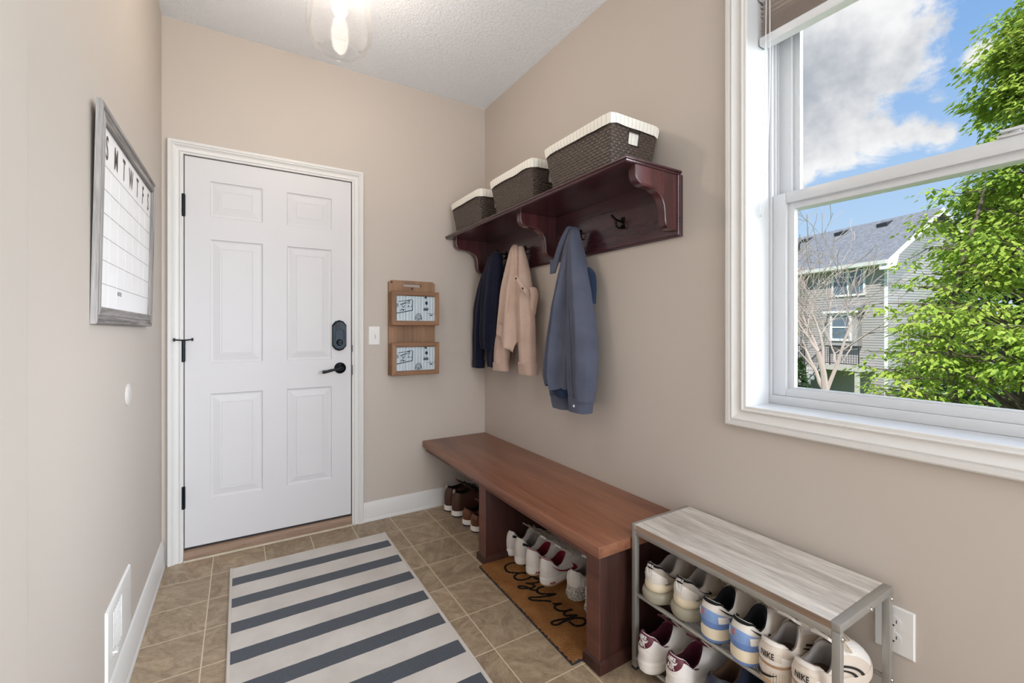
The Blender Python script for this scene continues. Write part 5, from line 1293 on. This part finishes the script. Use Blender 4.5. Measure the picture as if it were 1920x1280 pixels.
MB().loft([[Hh(-ov, u, z0 - .02), Hh(-ov, u, z0 - .42), Hh(-.02, u, z0 - .42), Hh(.25, u, z0 + .40)] for u in (-.38, -.02)], True, True).build('eave_return', M['htrim'], ho, smooth=0)
MB().loft([[Hh(-.035, u0, GZ), Hh(-.035, u1, GZ), Hh(-.035, u1, EV), Hh(-.035, u0, EV)] for u0, u1 in ((-.035, .10),)] + [[Hh(.0, -.035, GZ), Hh(0, .10, GZ), Hh(0, .10, EV), Hh(0, -.035, EV)]], True, True).build('corner_board', M['htrim'], ho, smooth=0)
def hwin(u0, u1, z0, z1, w=0, split='v', fr=.10):
    b = MB(); B4 = lambda a0, a1, c0, c1, h0, h1: b.add([Hh(w - h, a, c) for h in (h0, h1) for a, c in ((a0, c0), (a1, c0), (a1, c1), (a0, c1))], [[4, 5, 6, 7], [0, 1, 5, 4], [1, 2, 6, 5], [2, 3, 7, 6], [3, 0, 4, 7]])
    B4(u0, u0 + fr, z0, z1, .0, .07); B4(u1 - fr, u1, z0, z1, 0, .07); B4(u0 + fr, u1 - fr, z0, z0 + fr, 0, .07); B4(u0 + fr, u1 - fr, z1 - fr, z1, 0, .07)
    m = (u0 + u1) / 2; q = (z0 + z1) / 2
    if split == 'v': B4(m - .05, m + .05, z0 + fr, z1 - fr, 0, .06)
    else: B4(u0 + fr, u1 - fr, q - .035, q + .035, 0, .06)
    f = b.build('house_window', M['htrim'], ho, smooth=0, fix=False)
    MB().add([Hh(w - .03, a, c) for a, c in ((u0 + fr, z0 + fr), (u1 - fr, z0 + fr), (u1 - fr, z1 - fr), (u0 + fr, z1 - fr))], [[0, 1, 2, 3]]).build('pane', M['hglass'], f, smooth=0, fix=False)
hwin(.94, 2.63, 2.86, 4.44); hwin(4.9, 6.3, 3.05, 4.38, -.5)
# little bay with its own roof
b = MB(); bw = -.34
b.loft([[Hh(0, 1.12, z), Hh(bw, 1.12, z), Hh(bw, 2.62, z), Hh(0, 2.62, z)] for z in (.35, 2.05)], True, True); b.build('bay_box', M['siding'], ho, smooth=0)
MB().loft([[Hh(.02, u, 2.42), Hh(bw - .16, u, 2.12), Hh(bw - .16, u, 2.02), Hh(.02, u, 2.02)] for u in (.98, 2.78)], True, True).build('bay_roof', M['shingle'], ho, smooth=0)
MB().loft([[Hh(bw - .165, u, 2.12), Hh(bw - .18, u, 2.12), Hh(bw - .18, u, 2.0), Hh(bw - .165, u, 2.0)] for u in (.97, 2.79)], True, True).build('bay_fascia', M['htrim'], ho, smooth=0)
hwin(1.36, 2.46, .58, 1.98, bw, 'h', .12); hwin(4.9, 6.2, .75, 2.0, -.5, 'h')
for u in (1.9, 4.2, 6.4, 8.6):
    w_ = WID / 2 - .55; zc = lerp(EV + .3, PK + .18, w_ / (WID / 2)) - .02
    MB().loft([[Hh(w_ - .2, a, zc - .25), Hh(w_ - .22, a, zc + .05), Hh(w_ + .25, a, zc + .20), Hh(w_ + .25, a, zc - .05)] for a in (u - .26, u + .26)], True, True).build('roof_vent', M['iron'], ho, smooth=0)
MB().tube([Hh(1.6, 5.9, EV + 1.2), Hh(1.6, 5.9, EV + 1.85)], .055, 8).build('vent_pipe', M['iron'], ho)
# --- raised deck with black railings and its stairs
dk = thing('wooden_deck', 'raised pale deck with black railings against the grey house', 'deck', Hh(-1.2, 4.5, GZ))
def hbox(w0, w1, u0, u1, z0, z1, b=None):
    b = b or MB()
    return b.add([Hh(w, u, z) for z in (z0, z1) for w, u in ((w0, u0), (w1, u0), (w1, u1), (w0, u1))], [[3, 2, 1, 0], [4, 5, 6, 7], [0, 1, 5, 4], [1, 2, 6, 5], [2, 3, 7, 6], [3, 0, 4, 7]])
hbox(-1.9, -.53, 3.3, 9.5, -.86, -.62).build('deck_platform', M['deckw'], dk, smooth=0)
hbox(-1.1, -.03, .5, 3.28, -.86, -.62).build('deck_platform', M['deckw'], dk, smooth=0)
for u in (3.4, 6.4, 9.4): hbox(-1.85, -1.7, u, u + .15, GZ, -.86).build('deck_post', M['deckw'], dk, smooth=0)
for u in (.6, 3.1): hbox(-1.05, -.9, u, u + .15, GZ, -.86).build('deck_post', M['deckw'], dk, smooth=0)
def railing(p, q, h=.95, sp=.115, par=None):
    p, q = Vector(p), Vector(q); b = MB(); n = max(2, int((q - p).length / sp)); up_ = Vector((0, 0, 1))
    b.tube([p + up_ * h, q + up_ * h], .030, 6); b.tube([p + up_ * .10, q + up_ * .10], .022, 6)
    for k in range(n + 1): c = lerp(p, q, k / n); b.tube([c + up_ * (.0 if k % 12 == 0 or k == n else .10), c + up_ * h], .030 if k % 12 == 0 else .011, 5, caps=False)
    b.build('railing', M['iron'], par, smooth=0)
railing(Hh(-1.86, 3.35, -.62), Hh(-1.86, 9.4, -.62), par=dk); railing(Hh(-1.06, .55, -.62), Hh(-1.06, 2.2, -.62), par=dk); railing(Hh(-1.86, 3.35, -.62), Hh(-1.1, 3.35, -.62), par=dk)
st = thing('outdoor_stairs', 'pale outdoor stairs with black railings leading up to the deck', 'stairs', Hh(-2.4, 2.9, GZ))
for k in range(9):
    f = k / 9; hbox(-1.15 - .27 * (k + 1), -1.13 - .27 * k, 2.3, 3.25, -.80 - .2 * (k + 1), -.74 - .2 * (k + 1)).build('tread', M['deckw'], st, smooth=0)
    hbox(-1.15 - .27 * k, -1.13 - .27 * k, 2.3, 3.25, -.80 - .2 * (k + 1), -.60 - .2 * (k + 1) + .0).build('riser', M['htrim'], st, smooth=0)
for u in (2.27, 3.28): railing(Hh(-1.15, u, -.74), Hh(-3.55, u, -2.52), par=st)
# --- foliage
def m_leaf(name, stops, tr=.45):
    t = NT(name); v = t.obj(); f = t.noise(v, 1.6, 3, .6); g = t.noise(v, 34, 1, .5)
    c = t.ramp(t.math('ADD', t.math('MULTIPLY', f, .55), t.math('MULTIPLY', g, .45)), stops)
    d = t.n('ShaderNodeBsdfPrincipled', inp={'Base Color': c, 'Roughness': .55, 'Specular IOR Level': .3}); l = t.n('ShaderNodeBsdfTranslucent', inp={'Color': c})
    m = t.n('ShaderNodeMixShader', inp={0: tr, 1: d.outputs[0], 2: l.outputs[0]}); t.t.links.new(m.outputs[0], t.out.inputs[0]); return t.m
M['maple'] = m_leaf('fresh_maple_leaf', [(.30, hexlin('#6f9230')), (.46, hexlin('#93ad42')), (.58, hexlin('#b0c254')), (.70, hexlin('#c6ab78'))], .32)
M['needle'] = m_leaf('dark_evergreen', [(.3, hexlin('#27401f')), (.7, hexlin('#56743a'))], .2)
M['bark'] = wood('grey_brown_bark', '#4b4038', '#8d7f73', 'z', 6, .95, 4, .8, .1)
M['twig'] = plain('grey_bare_twig', '#a3968c', .9, 0, .1, .15)
def leafmesh(b, p, d, nrm, s):
    d = d.normalized(); r = d.cross(nrm); r = r.normalized() if r.length > 1e-6 else d.orthogonal().normalized(); u = r.cross(d)
    q = lambda a, c, e: p + r * (a * s) + d * (c * s) + u * (e * s)
    b.add([q(0, 0, 0), q(.32, .34, -.08), q(.17, .70, -.08), q(0, 1.10, -.14), q(-.32, .34, -.08), q(-.17, .70, -.08)], [[0, 1, 2, 3], [0, 3, 5, 4]])
tx, ty = 7.73, 1.12
tr = thing('maple_tree', 'large bright green maple tree filling the right of the window', 'tree', (tx, ty, GZ))
RP = [(-1.2, 1.8), (-.6, 2.0), (.47, 1.85), (1.38, 1.45), (2.3, 1.15), (2.78, .72), (3.3, .50), (3.94, .40), (4.5, .26), (4.95, .12)]
rnd = random.Random(21)
wd = MB(); lf = MB()
def trunkp(z): return Vector((tx - .15 + .12 * math.sin(z * .8), ty + .12 * math.cos(z * .9), z))
wd.tube([trunkp(GZ - .05 + k * .55) for k in range(14)], [lerp(.13, .012, k / 13) for k in range(14)], 9)
for k in range(3):
    a = 2.2 + k * 1.9; wd.tube(catmull([trunkp(-1.9), trunkp(-.6) + Vector((math.cos(a) * .45, math.sin(a) * .45, 0)), trunkp(1.2) + Vector((math.cos(a) * .75, math.sin(a) * .75, 0)), trunkp(2.8) + Vector((math.cos(a) * .6, math.sin(a) * .6, 0))], 5), [lerp(.075, .015, i / 15) for i in range(16)], 7)
for i in range(520):
    z = lerp(-1.1, 4.9, rnd.random() ** 1.15); a = rnd.uniform(0, 2 * PI)
    # keep mostly the half that faces the house we stand in, thinner behind
    if math.cos(a) > .35 and rnd.random() < .6: continue
    R = lin(RP, z) * rnd.uniform(.62, 1.06); h = Vector((math.cos(a), math.sin(a), 0))
    base = trunkp(z - .35 * R); tip = Vector((tx, ty, 0)) + h * R + Vector((0, 0, z + rnd.uniform(-.05, .1)))
    mid = lerp(base, tip, .55) + Vector((0, 0, .12 * R))
    wd.tube(catmull([base, mid, tip], 4), [lerp(.017, .004, k / 8) for k in range(9)], 5)
    for j in range(rnd.choice((3, 4, 4, 5))):
        f = rnd.uniform(.55, 1.05); c = lerp(mid, tip, (f - .55) / .5) + Vector((rnd.gauss(0, .16), rnd.gauss(0, .16), rnd.gauss(0, .05)))
        wd.tube([lerp(mid, tip, (f - .5) / .5), c], [.006, .003], 4, caps=False)
        rx = rnd.uniform(.16, .27)
        for q in range(34):
            aa = rnd.uniform(0, 2 * PI); rr = rx * math.sqrt(rnd.random()); o = Vector((math.cos(aa) * rr, math.sin(aa) * rr, rnd.gauss(0, .035) - rr * .35))
            d = Vector((math.cos(aa), math.sin(aa), rnd.uniform(-1.1, -.25))) + h * .3
            leafmesh(lf, c + o, d, Vector((rnd.gauss(0, .3), rnd.gauss(0, .3), 1)), rnd.uniform(.046, .086))
wd.build('branches', M['bark'], tr, smooth=60); lf.build('foliage', M['maple'], tr, smooth=0, fix=False)
# bare tree in front of the house
bt = thing('bare_tree', 'leafless grey tree in front of the grey house', 'tree', (15.0, 6.05, GZ))
b = MB(); rnd = random.Random(8)
def grow(p, d, L, r, lev):
    pts = [p]; rr = [r]; n = 5
    for k in range(n):
        d = (d + Vector((rnd.gauss(0, .10), rnd.gauss(0, .10), rnd.gauss(.03, .05)))).normalized(); pts.append(pts[-1] + d * (L / n)); rr.append(max(.008, r * lerp(1, .45, (k + 1) / n)))
    b.tube(pts, rr, 7 if lev < 2 else 4, caps=lev < 2)
    if lev >= 5: return
    m = {0: 6, 1: 4, 2: 4, 3: 3, 4: 2}[lev]
    for k in range(m):
        i = rnd.randint(2 if lev else 3, n); q = pts[i]; a = rnd.uniform(0, 2 * PI); s = rnd.uniform(.45, .95)
        e = d.orthogonal().normalized(); e = Matrix.Rotation(a, 3, d) @ e
        grow(q, (d + e * s).normalized(), L * rnd.uniform(.60, .86), rr[i] * .62, lev + 1)
grow(Vector((15.0, 6.05, GZ)), Vector((.0, .0, 1)), 3.2, .15, 0)
b.build('branches', M['twig'], bt, smooth=60)
# dark evergreen farther off behind the maple and a low one by the stairs
def evergreen(name, label, c, H, R, n, s, seed):
    t_ = thing(name, label, 'tree' if H > 4 else 'shrub', (c[0], c[1], GZ)); w_ = MB().tube([(c[0], c[1], GZ - .05), (c[0], c[1], GZ + H)], [.12, .01], 8).build('trunk', M['bark'], t_)
    b = MB(); rnd = random.Random(seed)
    for i in range(n):
        f = rnd.random() ** .8; r = R * (1 - f * .93) * rnd.uniform(.45, 1.05); a = rnd.uniform(0, 2 * PI)
        p = Vector((c[0] + math.cos(a) * r, c[1] + math.sin(a) * r, GZ + .1 + f * (H - .1) - r * .25))
        leafmesh(b, p, Vector((math.cos(a), math.sin(a), rnd.uniform(-.5, .4))), Vector((rnd.gauss(0, .4), rnd.gauss(0, .4), 1)), s * rnd.uniform(.6, 1.2))
    b.build('foliage', M['needle'], t_, smooth=0, fix=False)
evergreen('evergreen_tree', 'dark evergreen tree behind the maple', (14.6, 2.7), 6.9, 2.5, 4200, .34, 3)
evergreen('evergreen_shrub', 'low dark evergreen shrub at the foot of the deck', (17.6, 8.5), 2.75, .75, 1500, .16, 5)

evergreen('evergreen_tree', 'added unseen evergreen tree shading the gable end of the grey house', (31.5, 2.6), 10.5, 3.4, 3000, .5, 11)  # added out of view to shade the gable wall
evergreen('evergreen_tree', 'added unseen evergreen tree farthest from the window, shading the grey house gable', (38.5, -4.5), 11.0, 3.4, 2600, .5, 12)  # second unseen tree added to keep glow off the gable

# ================================================================== SKY, SUN, LAMPS, CAMERA
w = bpy.data.worlds.new('sky'); sc.world = w; w.use_nodes = True
t = NT.__new__(NT); t.t = w.node_tree; t.t.nodes.clear(); t.out = t.n('ShaderNodeOutputWorld')
dirv = t.n('ShaderNodeTexCoord').outputs['Generated']
nrm = t.n('ShaderNodeVectorMath', operation='NORMALIZE', inp={0: dirv}).outputs[0]
zc = t.n('ShaderNodeSeparateXYZ', inp={0: nrm}).outputs[2]
sky = t.ramp(t.math('ADD', t.math('MULTIPLY', zc, .5), .5), [(0.0, hexlin('#8a9a80')), (.49, hexlin('#b5c4c8')), (.51, hexlin('#c9dff0')), (.60, hexlin('#b0cff0')), (.72, hexlin('#86b1e6')), (1.0, hexlin('#3f80d0'))])
def blob(v, r):
    v = Vector(v).normalized(); d = t.n('ShaderNodeVectorMath', operation='DISTANCE', inp={0: nrm, 1: v}).outputs['Value']
    return t.n('ShaderNodeMapRange', inp={0: d, 1: 0.0, 2: r, 3: 1.0, 4: 0.0}).outputs[0]
den = None
q = t.math('MULTIPLY', blob((1.0755, 0.5134, 0.6687), 0.179), 1.00); den = q if den is None else t.math('MAXIMUM', den, q)
q = t.math('MULTIPLY', blob((1.1369, 0.4758, 0.6086), 0.179), 1.00); den = q if den is None else t.math('MAXIMUM', den, q)
q = t.math('MULTIPLY', blob((1.1983, 0.4381, 0.6086), 0.147), 1.00); den = q if den is None else t.math('MAXIMUM', den, q)
q = t.math('MULTIPLY', blob((1.0755, 0.5134, 0.5126), 0.179), 0.95); den = q if den is None else t.math('MAXIMUM', den, q)
q = t.math('MULTIPLY', blob((1.1625, 0.4601, 0.5126), 0.147), 0.80); den = q if den is None else t.math('MAXIMUM', den, q)
q = t.math('MULTIPLY', blob((1.2392, 0.4130, 0.6567), 0.063), 0.90); den = q if den is None else t.math('MAXIMUM', den, q)
q = t.math('MULTIPLY', blob((1.0755, 0.5134, 0.4226), 0.105), 1.00); den = q if den is None else t.math('MAXIMUM', den, q)
q = t.math('MULTIPLY', blob((1.1471, 0.4695, 0.4310), 0.095), 0.95); den = q if den is None else t.math('MAXIMUM', den, q)
q = t.math('MULTIPLY', blob((1.2187, 0.4255, 0.4406), 0.084), 0.90); den = q if den is None else t.math('MAXIMUM', den, q)
q = t.math('MULTIPLY', blob((1.2801, 0.3879, 0.4466), 0.058), 0.80); den = q if den is None else t.math('MAXIMUM', den, q)
q = t.math('MULTIPLY', blob((1.3466, 0.3471, 0.4334), 0.058), 0.62); den = q if den is None else t.math('MAXIMUM', den, q)
q = t.math('MULTIPLY', blob((1.3159, 0.3659, 0.4406), 0.053), 0.66); den = q if den is None else t.math('MAXIMUM', den, q)
q = t.math('MULTIPLY', blob((1.3364, 0.3534, 0.5186), 0.053), 0.42); den = q if den is None else t.math('MAXIMUM', den, q)
q = t.math('MULTIPLY', blob((1.4132, 0.3063, 0.6146), 0.032), 0.60); den = q if den is None else t.math('MAXIMUM', den, q)
q = t.math('MULTIPLY', blob((1.0243, 0.5448, 0.5606), 0.210), 1.00); den = q if den is None else t.math('MAXIMUM', den, q)
n1 = t.noise(t.n('ShaderNodeMapping', inp={'Vector': nrm, 'Scale': (1, 1, 1.5)}).outputs[0], 8.0, 9, .62, .35)
cover = t.math('ADD', den, t.math('MULTIPLY', t.math('SUBTRACT', n1, .5), 1.35))
mask = t.n('ShaderNodeMapRange', interpolation_type='SMOOTHSTEP', inp={0: cover, 1: .30, 2: .54, 3: 0.0, 4: 1.0}).outputs[0]
n2 = t.noise(nrm, 5.0, 5, .6)
gb = blob((1.1062, 0.4946, 0.5126), .26)   # greyer underside of the big cloud
core = t.n('ShaderNodeMapRange', interpolation_type='SMOOTHSTEP', inp={0: t.math('ADD', n2, t.math('MULTIPLY', gb, .55)), 1: .62, 2: .98, 3: 0.0, 4: 1.0}).outputs[0]
cc = t.mix(core, hexlin('#f6f6f6'), hexlin('#aeb4be'))
col = t.mix(mask, sky, cc)
glow = t.n('ShaderNodeMapRange', interpolation_type='SMOOTHSTEP', inp={0: t.n('ShaderNodeVectorMath', operation='DISTANCE', inp={0: nrm, 1: Vector((.66, -.76, .25)).normalized()}).outputs['Value'], 1: .70, 2: .12, 3: 0.0, 4: 20}).outputs[0]   # added glow out of view, lights the left wall through the window
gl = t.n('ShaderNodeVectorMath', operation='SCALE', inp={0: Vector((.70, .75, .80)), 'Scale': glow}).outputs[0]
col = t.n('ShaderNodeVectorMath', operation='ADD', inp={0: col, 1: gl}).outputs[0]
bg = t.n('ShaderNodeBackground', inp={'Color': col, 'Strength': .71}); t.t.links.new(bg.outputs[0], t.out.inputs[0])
def lamp(name, kind, loc, rot, energy, col=(1, 1, 1), **kw):
    l = bpy.data.lights.new(name, kind); l.energy = energy; l.color = col
    for k, v in kw.items(): setattr(l, k, v)
    o = bpy.data.objects.new(name, l); COL.objects.link(o); o.location = loc; o.rotation_euler = rot; return o
d = Vector((.60, .14, -.78)); sun = lamp('sun', 'SUN', (0, 0, 12), d.to_track_quat('-Z', 'Y').to_euler(), 4.0, (1, .96, .90), angle=math.radians(1.5))
# added fill light standing in the opening behind the viewer
lamp('rear_fill_light', 'AREA', ((bx0 + bx1) / 2, YF - .02, (bz0 + bz1) / 2), (math.radians(90), 0, math.radians(180)) if False else Vector((0, 1, 0)).to_track_quat('-Z', 'Z').to_euler(), 48, (.92, .95, 1.0), shape='RECTANGLE', size=1.30, size_y=1.75)
lamp('side_fill_light', 'AREA', (XR + .03, (cy0 + cy1) / 2, (cz0 + cz1) / 2), Vector((-1, 0, 0)).to_track_quat('-Z', 'Z').to_euler(), 42, (.83, .915, 1.0), shape='RECTANGLE', size=1.15, size_y=1.45)  # added fill light at the side opening, aimed at the left wall
cam = bpy.data.cameras.new('camera'); co = bpy.data.objects.new('camera', cam); COL.objects.link(co)
TH = math.atan((960 - 449) / 833.0)
co.location = (0, 0, 1.18); co.rotation_euler = (PI / 2, 0, -TH)
cam.sensor_width = 36; cam.lens = 833.0 / 1920 * 36; cam.shift_y = (617 - 640) / 1920.0; cam.clip_start = .02; cam.clip_end = 300
sc.camera = co
vs = sc.view_settings; vs.view_transform = 'Standard'; vs.look = 'None'; vs.gamma = 1; vs.exposure = 0.56; vs.use_curve_mapping = False
sc.cycles.max_bounces = 12; sc.cycles.diffuse_bounces = 8; sc.cycles.transparent_max_bounces = 12; sc.cycles.sample_clamp_indirect = 6
